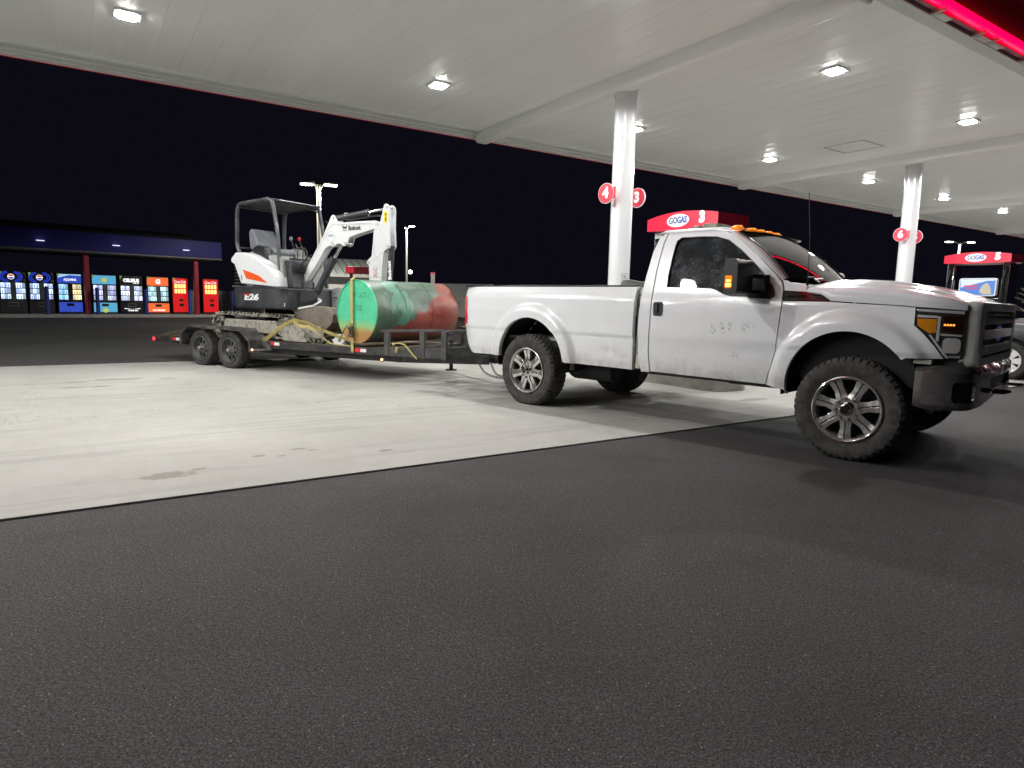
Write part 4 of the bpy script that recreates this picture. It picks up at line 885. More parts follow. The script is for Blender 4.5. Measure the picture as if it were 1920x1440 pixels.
# front rack
b = B()
for sg in (-1, 1):
    b.beam((-1.42, sg*.93, .752), (-.30, sg*.93, .800), .05, .035)
    for x, z in ((-1.30, .75), (-.66, .775), (-.29, .795)): b.box((x, sg*.93, (z+.41)/2), (.085, .05, z-.41))
    b.prism([(-1.42, .40), (-1.42, .50), (-.30, .565), (-.30, .425)], sg*.92, sg*.945)
b.beam((-.30, -.93, .785), (-.30, .93, .785), .05, .035); b.beam((-.30, -.93, .50), (-.30, .93, .50), .04, .14); b.beam((-.285, -.93, .80), (-.22, -.87, .745), .03, .02)
b.beam((-.29, -.93, .45), (-.24, -.80, .45), .03, .10)
for y in (-.4, .1, .6): b.box((-.30, y, .64), (.05, .05, .30))
b.obj('front_rack', worn('rack_steel', (.045, .048, .052), (.11, .105, .09), .5, sc=7), TRL, bevel=.005)
b = B(); b.cyl((-.72, -.20, .20), (-.72, -.20, .62), .028); b.cyl((-.72, -.20, .185), (-.72, -.20, .2), .085, n=24); b.box((-.72, -.20, .62), (.10, .06, .05)); b.tube([(-.72, -.22, .63), (-.72, -.30, .63), (-.72, -.30, .68)], .009, 6); b.obj('jack', M_['dirty_frame'], TRL)
# mudguards
for sg in (-1, 1):
    b = B(); P = [(-5.80, .36), (-5.74, .585), (-5.56, .690), (-4.22, .678), (-3.96, .505), (-3.95, .33)]
    P2 = [(x*1+(.0), z-.006) for x, z in P]
    for i in range(len(P)-1):
        a, c = P[i], P[i+1]; q = [(a[0], a[1]), (c[0], c[1]), (c[0], c[1]-.006), (a[0], a[1]-.006)]
        v0 = [b.bm.verts.new((x, sg*.88, z)) for x, z in q]; v1 = [b.bm.verts.new((x, sg*1.20, z)) for x, z in q]
        for f_ in ((v0[0], v0[1], v1[1], v1[0]), (v0[3], v1[3], v1[2], v0[2]), (v1[0], v1[1], v1[2], v1[3])): b.bm.faces.new(f_)
    for i in range(len(P)-1): b.beam((P[i][0], sg*1.195, P[i][1]-.018), (P[i+1][0], sg*1.195, P[i+1][1]-.018), .008, .036)
    b.bx(-3.96, -3.70, sg*.95, sg*1.15, .345, .36); b.prism([(-3.96, .33), (-3.96, .50), (-3.74, .47), (-3.74, .34)], sg*.952, sg*.962)
    bmesh.ops.recalc_face_normals(b.bm, faces=b.bm.faces[:])
    fd = b.obj('mudguard', worn('mudguard_steel', (.035, .035, .037), (.15, .14, .125), .5, sc=4), TRL)
    b = B(); b.box((-3.84, sg*1.155, .352), (.20, .02, .03)); b.obj('light_plate', M_['trailer_grey'], fd)
def reflector(x, z, w=.24, lab=None):
    b = B(); b.bx(x-w/2, x, -.957, -.951, z-.024, z+.024); r_ = b.obj('reflector_tape', M_['reflect_red'], TRL)
    b = B(); b.bx(x+.002, x+w/2, -.957, -.951, z-.024, z+.024); b.obj('white_half', M_['reflect_white'], r_)
reflector(-3.66, .452, .24); reflector(-1.79, .456, .22); reflector(-6.32, .40, .20)
for x, y, z in ((-3.92, -1.17, .352), (-1.35, -.985, .352)):
    b = B(); b.sph((x, y, z), .018); m_ = b.obj('marker_light', lit('marker_glow', (1, .40, .16), 7), TRL); b = B(); b.cyl((x, y+.02, z), (x, y+.002, z), .032, n=16); b.obj('lamp_base', M_['black_plastic'], m_)
b = B(); b.bx(-7.06, -6.98, -1.0, -.70, .33, .42); tb = b.obj('tail_lamp_box', M_['trailer_black'], TRL, bevel=.005)
b = B(); b.sph((-6.96, -.99, .375), .045, (1, .5, .9)); b.obj('tail_lens', M_['red_lit'], tb)
b = B(); b.bx(-7.06, -6.98, .70, 1.0, .33, .42); b.obj('tail_lamp_box', M_['trailer_black'], TRL, bevel=.005)
# folded rear ramps of expanded mesh
for y0 in (-.78, .18):
    b = B(); x0, z0, x1, z1 = -7.0, .44, -5.75, .66
    for y in (y0, y0+.58): b.beam((x0, y, z0), (x1, y, z1), .035, .045)
    for k in range(22):
        t = k/21; b.beam((x0+(x1-x0)*t, y0, z0+(z1-z0)*t), (x0+(x1-x0)*min(1, t+.03), y0+.58, z0+(z1-z0)*min(1, t+.03)), .014, .02)
    b.obj('loading_ramp', worn('ramp_rust', (.10, .07, .05), (.04, .035, .03), .8, sc=12), TRL)
b = B(); b.tube(spline([(-3.32, -.3, .30), (-3.28, -.3, .12), (-3.11, -.3, .055), (-2.95, -.3, .12), (-2.91, -.3, .29)], 8), .006, 6); b.obj('hanging_cable', M_['wire_grey'], TRL)
# axles
b = B()
for x in (-5.30, -4.53): b.cyl((x, -1.0, .30), (x, 1.0, .30), .035)
for sg in (-1, 1): b.prism([(-5.5, .33), (-4.92, .42), (-4.3, .33), (-4.92, .36)], sg*.76, sg*.70)
b.obj('axle', M_['dirty_frame'], TRL)
def steelwheel():
    b = B(); R = .20
    b.lathe([(R+.004, -.085), (R+.010, -.098), (R, -.104), (R-.012, -.098), (R-.016, -.06), (R-.03, -.04), (R-.035, .09)], n=48)
    # disc with 8 openings
    N = 8; ri, ro = .088, .158
    for k in range(N):
        a0 = 2*pi*k/N; aw = 2*pi/N
        def P(r, a, y): return b.bm.verts.new((r*cos(a), y, r*sin(a)))
        for s0, s1 in ((0, .28),):
            g_ = .28*aw
            r0 = [P(ri, a0-g_*.8, -.058), P(ri, a0+g_*.8, -.058), P(ro, a0+g_*.9, -.040), P(ro, a0-g_*.9, -.040)]; b.bm.faces.new(r0)
    b.lathe([(.0, -.068), (.062, -.068), (ri+.002, -.058)], n=48); b.lathe([(ro-.002, -.040), (R-.022, -.036), (R-.03, -.04)], n=48)
    bmesh.ops.recalc_face_normals(b.bm, faces=b.bm.faces[:]); return b
first = None
for (x, y, rz) in ((-5.30, -1.06, 0), (-4.53, -1.06, 0), (-5.30, 1.06, pi), (-4.53, 1.06, pi)):
    if first is None:
        w0 = steelwheel().obj('wheel', M_['steel_wheel'], TRL, smooth=35); t_ = tyre(.308, .205, .205, 56, .004).obj('tyre', M_['rubber'], w0, smooth=35)
        b = B(); b.lathe([(0, -.135), (.02, -.134), (.032, -.122), (.036, -.07), (0, -.07)], n=30)
        for i in range(5):
            a = 2*pi*i/5+.3; b.cyl((.057*cos(a), -.068, .057*sin(a)), (.057*cos(a), -.092, .057*sin(a)), .010, n=8)
        h_ = b.obj('hub', M_['stainless'], w0); b = B(); b.lathe([(.0, -.01), (.165, -.01)], n=40); d_ = b.obj('brake_drum', M_['underbody'], w0); w = w0; first = (t_, h_, d_)
    else:
        w = w0.copy(); link(w, TRL)
        for c in first: link(c.copy(), w)
    w.location = (x, y, .306); w.rotation_euler = (0, random.random() if rz == 0 else 0, rz)
b = B()
def chainlink(b, pts, r=.012):
    P = spline(pts, 7); 
    for i in range(len(P)-1):
        m_ = (P[i]+P[i+1])/2; d = (P[i+1]-P[i]).normalized(); s_ = Vector((0, 1, 0)) if i % 2 else d.cross(Vector((0, 1, 0))).normalized(); L = (P[i+1]-P[i]).length*.72
        b.tube([m_+d*L*cos(a)+s_*.014*sin(a) for a in [2*pi*k/8 for k in range(8)]], .0045, 4, close=True)
chainlink(b, [(-.30, -.10, .31), (-.18, -.12, .19), (0, -.10, .13), (.15, -.08, .15), (.27, -.05, .33)]); b.obj('safety_chain', M_['chain'], TRL)
b = B(); chainlink(b, [(-.12, -.06, .33), (-.02, -.10, .20), (.08, -.06, .15), (.22, .0, .22), (.30, .03, .34)]); b.obj('safety_chain', M_['chain'], TRL)
# ------------------------------------------------------------------ steel tank lying across the deck
tc = TR(-1.875, .935, 1.012)
TK = empty('steel_tank', tc, TH-radians(8), 'dented green steel tank with red primer patches lying across the trailer', 'tank')
L, R = 1.64, .455
def shell(i, j):
    a = 2*pi*i; y = L*j; r = R
    # dents: a long pressed crease and shallow buckles
    c, s_ = cos(a), sin(a)
    def dent(a0, y0, wa, wy, d):
        da = (a-a0+pi) % (2*pi)-pi; return -d*math.exp(-(da/wa)**2-((y-y0)/wy)**2)
    r += dent(radians(18), .95, .30, .28, .05)+dent(radians(38), 1.45, .22, .40, .035)+dent(radians(25), .28, .25, .16, .035)+dent(radians(48), .55, .2, .2, .018)+dent(radians(60), 1.0, .12, .5, .012)+dent(radians(-10), 1.2, .3, .2, .02)
    r += .006*sin(5*a+3*y)*sin(4*y) if .05 < j < .95 else 0
    return (r*c, y, r*s_)
b = B(); b.grid(shell, 120, 70); bmesh.ops.remove_doubles(b.bm, verts=b.bm.verts[:], dist=1e-5); bmesh.ops.recalc_face_normals(b.bm, faces=b.bm.faces[:]); b.obj('shell', M_['tank_shell'], TK, smooth=60)
b = B(); b.lathe([(0, .0), (.25, .002), (R-.012, .004), (R-.004, -.012), (R+.003, -.012), (R+.004, .01)], n=80); b.obj('end_plate', M_['tank_end'], TK, smooth=30)
b = B(); b.lathe([(0, L), (R-.012, L), (R+.003, L-.01)], n=60); b.obj('end_plate', M_['tank_shell'], TK, smooth=30)
b = B()
for y in (.56, 1.10): b.lathe([(R-.002, y-.008), (R+.003, y), (R-.002, y+.008)], n=90)
b.obj('weld_seam', M_['tank_shell'], TK, smooth=60)
b = B(); b.cyl((.03, 1.48, R-.02), (.03, 1.48, R+.15), .032, n=18); vp = b.obj('vent_pipe', M_['wire_grey'], TK); b = B(); b.cyl((.03, 1.48, R+.15), (.03, 1.48, R+.175), .034, n=18); b.obj('pipe_cap', M_['sign_red'], vp)
b = B()
gt = bpy.data.materials.new('faded_stencil'); t = NT(gt); v = t.co(); k = t.ramp(t.noise(v, 30, 4, .8), [(.44, 0.0), (.52, 1.0)])
pb = t.n('ShaderNodeBsdfPrincipled', {'Base Color': (.05, .07, .05, 1), 'Roughness': .7}); tr = t.n('ShaderNodeBsdfTransparent'); mx = t.n('ShaderNodeMixShader', {0: t.math('MULTIPLY', k, .38), 1: tr, 2: pb}); t.t.links.new(mx.outputs[0], t.out.inputs[0])
b.text('WASTE', .10, (.05, -.004, .235), (1, 0, 0), (0, 0, 1), ext=.0005, w=.34); b.text('OIL', .10, (.06, -.004, .05), (1, 0, 0), (0, 0, 1), ext=.0005, w=.14); b.obj('stencil', gt, TK, smooth=0)
# straps
def strap_thing(lab, name='ratchet_strap'):
    r = empty(name, TR(-1.9, .95, .45), 0, lab, 'strap'); return r
def toloc(o, pts): return [Vector(TR(*p))-Vector(o.location) for p in pts]
s1 = strap_thing('yellow ratchet strap running down over the round green end of the tank')
sdv = Vector(TR(1, 0, 0))-Vector(TR(0, 0, 0))
x_ = -1.955
P = [(x_+.02, .2, 1.525), (x_+.02, .6, 1.52), (x_+.01, .90, 1.505), (x_, .955, 1.47), (x_, .957, 1.2), (x_, .957, .80), (x_+.01, .965, .60), (x_+.02, .972, .42)]
b = B(); b.ribbon(toloc(s1, P), .050, .005, sdv); b.obj('webbing', M_['strap_yellow'], s1)
b = B(); q = toloc(s1, [(x_+.005, .975, .80), (x_+.01, .98, .64)]); b.beam(q[0], q[1], .075, .03, up=(.5, .8, 0)); b.cyl(toloc(s1, [(x_-.04, .99, .77)])[0], toloc(s1, [(x_+.05, .99, .77)])[0], .022, n=14); b.cyl(toloc(s1, [(x_-.04, .99, .66)])[0], toloc(s1, [(x_+.05, .99, .66)])[0], .016, n=14)
b.obj('ratchet', M_['ratchet'], s1, bevel=.004)
b = B(); b.ribbon(toloc(s1, [(x_+.01, .985, .80), (x_-.05, .985, .815), (x_-.12, .98, .76), (x_-.20, .97, .64), (x_-.26, .965, .56)]), .03, .004, sdv.cross(Vector((0, 0, 1)))); b.ribbon(toloc(s1, [(x_, .985, .82), (x_-.02, .99, .86), (x_+.02, .985, .83)]), .045, .004, sdv.cross(Vector((0, 0, 1)))); b.obj('loose_tail', M_['strap_yellow'], s1)
s2 = strap_thing('yellow strap drawn from the trailer rail over the digger track and along the deck')
nv = sdv.cross(Vector((0, 0, 1)))
b = B()
b.ribbon(toloc(s2, [(-3.93, .955, .46), (-3.70, .88, .66), (-3.50, .80, .80), (-3.38, .78, .835), (-3.08, .78, .80), (-2.75, .82, .71), (-2.3, .85, .62), (-1.98, .86, .56)]), .055, .006, Vector((0, 0, 1))+nv*.4)
b.ribbon(toloc(s2, [(-3.98, .95, .47), (-3.80, .90, .60), (-3.58, .82, .78), (-3.45, .80, .82)]), .04, .005, nv+Vector((0, 0, .6)))
b.ribbon(toloc(s2, [(-3.35, .82, .80), (-3.2, .84, .76), (-3.02, .85, .745), (-2.8, .86, .70)]), .05, .006, Vector((0, 0, 1)))
b.obj('webbing', M_['strap_yellow'], s2)
b = B(); b.tube(toloc(s2, spline([(-2.95, .9, .76), (-2.78, .9, .69), (-2.55, .92, .57), (-2.35, .93, .515), (-2.0, .94, .505)], 6)), .009, 6); b.obj('loose_cord', M_['strap_yellow'], s2)
s3 = strap_thing('short yellow strap knotted on the front rack below the tank')
b = B(); b.ribbon(toloc(s3, [(-1.17, .965, .565), (-1.12, .985, .59), (-1.03, .985, .60), (-.95, .98, .59), (-.88, .975, .53), (-.80, .965, .45), (-.74, .96, .40)]), .022, .005, Vector((0, 0, 1))+sdv*.5); b.sph(toloc(s3, [(-1.08, .985, .50)])[0], .028, (.7, .7, 1.6)); b.sph(toloc(s3, [(-1.14, .98, .58)])[0], .022); b.obj('webbing', M_['strap_yellow'], s3)
s4 = strap_thing('crumpled yellow strap lying on the front of the trailer by the tailgate')
b = B(); b.ribbon(toloc(s4, [(-.42, .3, .83), (-.30, .25, .88), (-.15, .3, .86), (-.05, .35, .83)]), .06, .006, nv); b.ribbon(toloc(s4, [(-.38, .4, .84), (-.25, .42, .86), (-.1, .3, .84), (-.2, .1, .83)]), .05, .006, nv); b.ribbon(toloc(s4, [(-.28, .3, .80), (-.22, .3, .65), (-.16, .3, .52)]), .03, .008, nv); b.obj('webbing', M_['strap_yellow'], s4)
# rubbish and rusty offcuts on the deck
for i, (x, w, z, s_, lab) in enumerate(((-3.36, .72, .50, .0, 'mud caked steel block on the trailer deck under the yellow strap'),)):
    r = empty('muddy_block', TR(x, w, z), TH, lab, 'block'); b = B(); bm = b.bm
    b.prism([(-.27, 0), (-.25, .22), (-.1, .245), (.17, .23), (.25, .12), (.28, 0)], -.1, .3)
    bmesh.ops.subdivide_edges(bm, edges=bm.edges[:], cuts=3, use_grid_fill=True)
    for v_ in bm.verts: v_.co += Vector((random.uniform(-1, 1), random.uniform(-1, 1), random.uniform(-.6, 1) if v_.co.z > .01 else 0))*.012
    b.obj('block', M_['muddy_grey'], r, smooth=60)
for i in range(7):
    x = -2.95+i*.13+random.uniform(-.03, .03); w = .68+random.uniform(-.15, .14); r = empty('scrap_piece', TR(x, w, .495), TH+random.uniform(-.6, .6), 'rusty scrap metal lying loose on the deck between the muddy block and the tank', 'scrap', 'scrap pieces on the trailer deck')
    b = B(); b.sph((0, 0, .03), .06, (random.uniform(1, 1.6), .8, random.uniform(.5, .9)), 8); b.beam((-.1, 0, .02), (.12, .05, .07), .02, .02)
    for v_ in b.bm.verts: v_.co += Vector((random.uniform(-1, 1), random.uniform(-1, 1), random.uniform(-.3, 1)))*.012
    b.obj('scrap', M_['muddy_track'], r, smooth=30)
r = empty('folded_sheet', TR(-2.28, .80, .50), TH, 'crumpled white plastic sheet beside the foot of the green tank', 'plastic sheet')
b = B(); b.prism([(-.20, .0), (-.24, .06), (-.12, .16), (.0, .12), (.08, .15), (.12, .04), (.06, 0)], 0, .12); b.obj('sheet', M_['decal_white'], r)
b = B(); b.prism([(-.13, .05), (-.09, .11), (-.05, .05)], -.004, 0); b.prism([(.0, .04), (.02, .09), (.06, .04)], -.004, 0); b.obj('dark_print', M_['cab_grey'], r)
# coiled hose in the pickup bed
hz = empty('coiled_hose', (.8643, 8.2431, 0), -.768, 'coil of pale hose showing above the pickup bed rail behind the cab', 'hose')
b = B(); b.tube([(1.18+.21*cos(a)*(1-.004*i), -.55+.20*sin(a), 1.36+.012*sin(3*a)+i*.0012) for i, a in enumerate([k*.35 for k in range(72)])], .012, 7); b.obj('coil', M_['cab_grey'], hz)
b = B(); b.bx(.95, 1.42, -.75, -.35, .80, 1.345); b.obj('support_crate', M_['black_plastic'], hz)
# ------------------------------------------------------------------ compact digger on the trailer
DG = empty('mini_excavator', TR(-4.5, 0, .50), TH, 'white and dark grey mini excavator with open canopy and folded arm on the trailer', 'excavator')
def D(x, w, z): return (x+4.5, -w, z-.50)
def dprism(b, pts, w0, w1): return b.prism(pts, w0, w1, lambda a, c, t: D(a, t, c))
# tracks
for sg in (-1, 1):
    w0, w1 = sg*.75, sg*.47
    def belt(off):
        P = []
        P += [(-5.33+(.20+off)*cos(radians(a)), .705+(.195+off)*sin(radians(a))) for a in range(90, 271, 12)]
        P += [(-3.74+(.20+off)*cos(radians(a)), .70+(.19+off)*sin(radians(a))) for a in range(-90, 91, 12)]
        P += [(-4.1, .895+off), (-4.5, .893+off), (-4.9, .905+off)]; return P
    b = B(); Po, Pi = belt(0), belt(-.035); k = len(Po)
    V = [[b.bm.verts.new(D(x, w, z)) for (x, z) in Q] for Q, w in ((Po, w0), (Po, w1), (Pi, w1), (Pi, w0))]
    for i in range(k):
        for j in range(4): b.bm.faces.new((V[j][i], V[j][(i+1) % k], V[(j+1) % 4][(i+1) % k], V[(j+1) % 4][i]))
    bmesh.ops.recalc_face_normals(b.bm, faces=b.bm.faces[:])
    # lugs
    cum = 0; prev = Po[-1]; nxt = 0
    for i in range(k):
        p, q = Po[i], Po[(i+1) % k]; L_ = hypot(q[0]-p[0], q[1]-p[1]); d = 0
        while nxt <= cum+L_:
            t = (nxt-cum)/L_; x, z = p[0]+(q[0]-p[0])*t, p[1]+(q[1]-p[1])*t; an = atan2(q[1]-p[1], q[0]-p[0]); c_ = D(x, (w0+w1)/2, z)
            if z > .54: b.box(c_, (.035, abs(w1-w0)+.012, .05), ry=-an)
            nxt += .092
        cum += L_
    tk = b.obj('track', M_['muddy_track'], DG, smooth=0)
    b = B(); dprism(b, [(-5.22, .80), (-3.92, .80), (-3.86, .70), (-3.90, .58), (-5.15, .585), (-5.25, .68)], sg*.73, sg*.52); b.obj('track_frame', M_['muddy_grey'], tk, bevel=.015)
    b = B()
    for x, r in ((-5.33, .15), (-3.74, .15)): b.cyl(D(x, sg*.72, .705), D(x, sg*.50, .705), r, n=28)
    for x in (-4.95, -4.62, -4.3, -4.0): b.cyl(D(x, sg*.72, .57), D(x, sg*.52, .57), .07, n=20)
    b.cyl(D(-5.33, sg*.745, .705), D(-5.33, sg*.70, .705), .055, n=20)
    b.obj('track_roller', M_['muddy_track'], tk)
b = B(); b.box(D(-4.5, 0, .72), (.9, 1.0, .20)); b.cyl(D(-4.5, 0, .82), D(-4.5, 0, .99), .36, n=40); b.obj('undercarriage', M_['dirty_frame'], DG, bevel=.01)
b = B(); b.beam(D(-3.9, .40, .66), D(-3.35, .40, .62), .08, .07); b.beam(D(-3.9, -.40, .66), D(-3.35, -.40, .62), .08, .07); dprism(b, [(-3.36, .52), (-3.30, .56), (-3.29, .74), (-3.34, .84), (-3.39, .84), (-3.35, .72), (-3.38, .56)], -.74, .20); b.obj('dozer_blade', M_['muddy_grey'], DG, bevel=.006)
b = B(); bx_ = [(-4.12, 1.208), (-4.06, 1.287), (-3.46, 1.389), (-3.40, 1.36), (-3.50, 1.207)]; dprism(b, bx_, -.30, -.34); dprism(b, [(-4.10, .98), (-4.12, 1.208), (-3.50, 1.207), (-3.50, 1.0)], -.33, -.36)
b.obj('far_guard', M_['digger_white'], DG, bevel=.006)
# house
plan = [(-5.04, -.62), (-5.06, 0), (-5.04, .60), (-4.98, .70), (-3.86, .70), (-3.72, .62), (-3.62, .44), (-3.60, .30), (-3.62, -.15), (-3.80, -.5), (-4.1, -.68), (-4.95, -.70)]
b = B(); b.prism([(x, w) for x, w in plan], .99, 1.345, lambda a, c, t: D(a, c, t)); hs = b.obj('lower_body', M_['digger_grey'], DG, bevel=.03, seg=3)
b = B(); dprism(b, [(-5.02, 1.345), (-5.02, 1.375), (-3.66, 1.352), (-3.66, 1.325)], .706, .66)
for x, z in ((-3.80, 1.27), (-3.80, 1.08), (-4.95, 1.17), (-4.97, 1.06)): b.sph(D(x, .702, z), .012)
b.obj('trim_edge', M_['rops_grey'], hs)
b = B(); b.text('E26', .135, D(-4.52, .7025, 1.178), (1, 0, 0), (.04, 0, 1), off=.006, shear=.12, w=.37); b.obj('model_number', M_['decal_white'], hs, smooth=0)
b = B(); b.bx(*[v for p in zip(D(-4.72, .7045, 1.215), D(-4.55, .7025, 1.245)) for v in p]); b.obj('red_flash', M_['knob_red'], hs)
b = B(); b.box(D(-3.745, .665, 1.07), (.052, .006, .058), rz=-.52); b.obj('service_label', M_['decal_white'], hs); b = B(); b.box(D(-3.742, .669, 1.07), (.02, .004, .03), rz=-.52); b.obj('service_mark', M_['decal_black'], hs)
b = B(); dprism(b, [(-5.01, 1.765), (-5.01, 1.83), (-4.89, 1.925), (-4.66, 1.923), (-4.53, 1.888), (-4.30, 1.79), (-4.09, 1.68), (-3.95, 1.575), (-3.915, 1.50), (-3.89, 1.355), (-4.77, 1.405), (-4.93, 1.729)], .715, .46); sp = b.obj('side_panel', M_['digger_white'], DG, bevel=.016, seg=3)
b = B(); dprism(b, [(-4.71, 1.64), (-4.45, 1.58), (-4.28, 1.528), (-4.09, 1.418), (-4.62, 1.488)], .718, .71); b.obj('orange_flash', M_['digger_orange'], sp)
b = B(); dprism(b, [(-4.76, 1.545), (-4.745, 1.545), (-4.725, 1.46), (-4.74, 1.46)], .718, .71); b.obj('latch', M_['black_plastic'], sp)
b = B(); dprism(b, [(-5.0, 1.34), (-5.02, 1.86), (-4.85, 1.90), (-4.62, 1.88), (-4.5, 1.34)], .46, -.68); b.obj('engine_cover', M_['digger_white'], DG, bevel=.04, seg=3)
b = B()
for i in range(8): b.sph(D(-4.965-.004*i, .60, 1.70-.058*i), .085, (1, .9, .26), 14)
b.obj('ribbed_intake', M_['black_plastic'], DG, smooth=60)
b = B(); dprism(b, [(-4.86, 1.5), (-4.86, 1.965), (-4.48, 1.95), (-4.30, 1.86), (-4.20, 1.80), (-4.06, 1.80), (-4.0, 1.35), (-4.8, 1.35)], .47, -.45); b.obj('seat_console', M_['cab_grey'], DG, bevel=.035, seg=3)
b = B(); dprism(b, [(-4.07, 1.36), (-4.07, 1.86), (-3.97, 1.84), (-3.90, 1.36)], .52, .40); b.obj('side_pillar', M_['cab_grey'], DG, bevel=.015)
b = B(); dprism(b, [(-4.0, 1.35), (-4.0, 1.80), (-3.84, 1.80), (-3.78, 1.35)], .46, .02); fp = b.obj('front_panel', M_['digger_grey'], DG, bevel=.01)
b = B()
for i in range(5): b.beam(D(-3.79+.008*i, .40, 1.60+.032*i), D(-3.79+.008*i, .02, 1.60+.032*i), .03, .012)
b.beam(D(-3.86, .44, 1.82), D(-3.86, -.10, 1.82), .03, .03); b.obj('louvre', M_['black_plastic'], fp)
# roll-over canopy
for sg in (1, -1):
    w = .50*sg
    pts = spline([D(-5.03, w, 1.90), D(-5.08, w, 1.98), D(-5.125, w, 2.10), D(-5.115, w, 2.40), D(-5.10, w, 2.62), D(-5.06, w, 2.72), D(-4.98, w, 2.76), D(-4.6, w, 2.785), D(-4.30, w, 2.80)], 5)
    b = B(); b.tube(pts, .036, 12); b.obj('canopy_post', M_['rops_grey'], DG, smooth=60)
    pts = spline([D(-4.34, w, 2.80), D(-4.22, w, 2.775), D(-4.17, w, 2.68), D(-4.09, w, 2.30), D(-4.055, w, 1.95), D(-4.02, w, 1.36)], 5)
    b = B(); b.tube(pts, .034, 12); b.obj('canopy_post', M_['rops_grey'], DG, smooth=60)
b = B(); dprism(b, [(-5.05, 2.735), (-4.95, 2.77), (-4.4, 2.805), (-4.18, 2.812), (-4.16, 2.79), (-4.4, 2.785), (-4.95, 2.745)], .47, -.47); b.beam(D(-4.20, .5, 2.785), D(-4.20, -.5, 2.785), .04, .05); b.beam(D(-5.06, .5, 2.73), D(-5.06, -.5, 2.73), .04, .05); dprism(b, [(-4.20, 2.812), (-4.10, 2.80), (-4.09, 2.775), (-4.20, 2.78)], .44, -.47)
b.obj('canopy_roof', M_['rops_grey'], DG, bevel=.006)
for q_ in ([D(-5.09, .47, 2.03), D(-5.09, -.47, 2.03)], [D(-4.20, -.50, 2.70), D(-4.30, -.30, 2.77)]): b = B(); b.tube(q_, .015, 8); b.obj('cross_tube', M_['rops_grey'], DG)
# work lamp on the far post
b = B(); b.box(D(-3.98, -.56, 2.42), (.05, .08, .18)); b.tube(spline([D(-4.13, -.50, 2.55), D(-4.0, -.50, 2.53), D(-3.95, -.52, 2.44), D(-3.97, -.54, 2.30), D(-3.9, -.5, 2.2)], 5), .008, 6); b.obj('cable', M_['black_plastic'], DG)
# seat
b = B(); M0 = dprism(b, [(-5.0, 2.02), (-5.03, 2.30), (-4.99, 2.355), (-4.93, 2.36), (-4.88, 2.28), (-4.72, 1.98), (-4.85, 1.93)], .34, -.12); st = b.obj('seat_back', M_['seat_grey'], DG, bevel=.05, seg=4, smooth=60)
b = B(); dprism(b, [(-4.88, 1.90), (-4.88, 2.0), (-4.42, 2.02), (-4.36, 1.97), (-4.38, 1.90)], .34, -.12); b.obj('seat_cushion', M_['seat_grey'], DG, bevel=.03, seg=3, smooth=60)
for w in (-.30, .44):
    b = B(); dprism(b, [(-4.70, 1.80), (-4.72, 2.02), (-4.60, 2.06), (-4.40, 2.03), (-4.34, 1.80)], w+.06, w-.06); cn = b.obj('control_console', M_['cab_grey'], DG, bevel=.025, seg=3) if w < 0 else b.obj('armrest', M_['black_plastic'], DG, bevel=.02)
for (x, w, z, m) in ((-4.70, -.30, 2.24, 'cab_grey'), (-4.53, -.34, 2.23, 'knob_red')):
    b = B(); b.tube([D(x+.13, w, 1.98), D(x+.06, w, 2.12), D(x, w, z-.02)], .010, 8); lv = b.obj('lever', M_['black_plastic'], DG); b = B(); b.sph(D(x, w, z), .030, (1, 1, 1.4)); b.obj('knob', M_[m], lv, smooth=60)
b = B(); b.tube([D(-4.55, -.30, 2.08), D(-4.40, -.34, 2.07), D(-4.36, -.36, 2.02), D(-4.35, -.36, 1.80)], .012, 8); b.tube([D(-4.2, .0, 1.80), D(-4.18, .0, 2.02), D(-4.22, .0, 2.1)], .010, 8); b.tube([D(-4.2, -.12, 1.80), D(-4.18, -.12, 2.0), D(-4.22, -.12, 2.08)], .010, 8); b.obj('grab_rail', M_['rops_grey'], DG)
# boom, swung a little from the house
BC, BS = cos(radians(12)), sin(radians(12))
b0 = Vector(D(-3.85, .20, 0))
def BM(s_, t, z): return (b0.x+BC*s_+BS*t, b0.y+BS*s_-BC*t, z-.50)
def bprism(b, pts, t0, t1): return b.prism(pts, t0, t1, lambda a, c, t: BM(a, t, c))
boomP = [(-.05, 1.467), (.19, 1.843), (.43, 2.223), (.50, 2.36), (.565, 2.49), (.585, 2.53), (.62, 2.551), (.655, 2.535), (.675, 2.50), (.71, 2.444), (.83, 2.423), (1.09, 2.437), (1.41, 2.443), (1.465, 2.43), (1.492, 2.39), (1.465, 2.345), (1.4, 2.309), (1.09, 2.233), (.93, 2.179), (.90, 2.10), (.86, 2.045), (.80, 2.045), (.77, 2.075), (.70, 2.085), (.66, 2.05), (.60, 2.03), (.55, 2.05), (.47, 2.01), (.29, 1.745), (.02, 1.40), (-.04, 1.41)]
b = B(); bprism(b, boomP, 0, -.02); bprism(b, boomP, -.16, -.18)
inner = [(-.03, 1.46), (.20, 1.83), (.45, 2.22), (.60, 2.40), (1.42, 2.41), (1.43, 2.34), (1.09, 2.25), (.85, 2.17), (.60, 2.07), (.47, 2.03), (.28, 1.76), (.03, 1.43)]
bprism(b, inner, -.018, -.162); bm_ = b.obj('boom', M_['digger_white'], DG, bevel=.008)
b = B()
for s_, z in ((.615, 2.505), (1.44, 2.385), (.60, 2.085), (.86, 2.085), (.02, 1.45)): b.cyl(BM(s_, .012, z), BM(s_, -.19, z), .024, n=18)
b.obj('pivot_pin', M_['stainless'], bm_)
b = B(); b.text('Bobcat', .095, BM(1.03, .0045, 2.330), (BC, BS, .055), (0, 0, 1), off=.003, w=.225); b.obj('lettering', M_['decal_black'], bm_, smooth=0)
b = B()
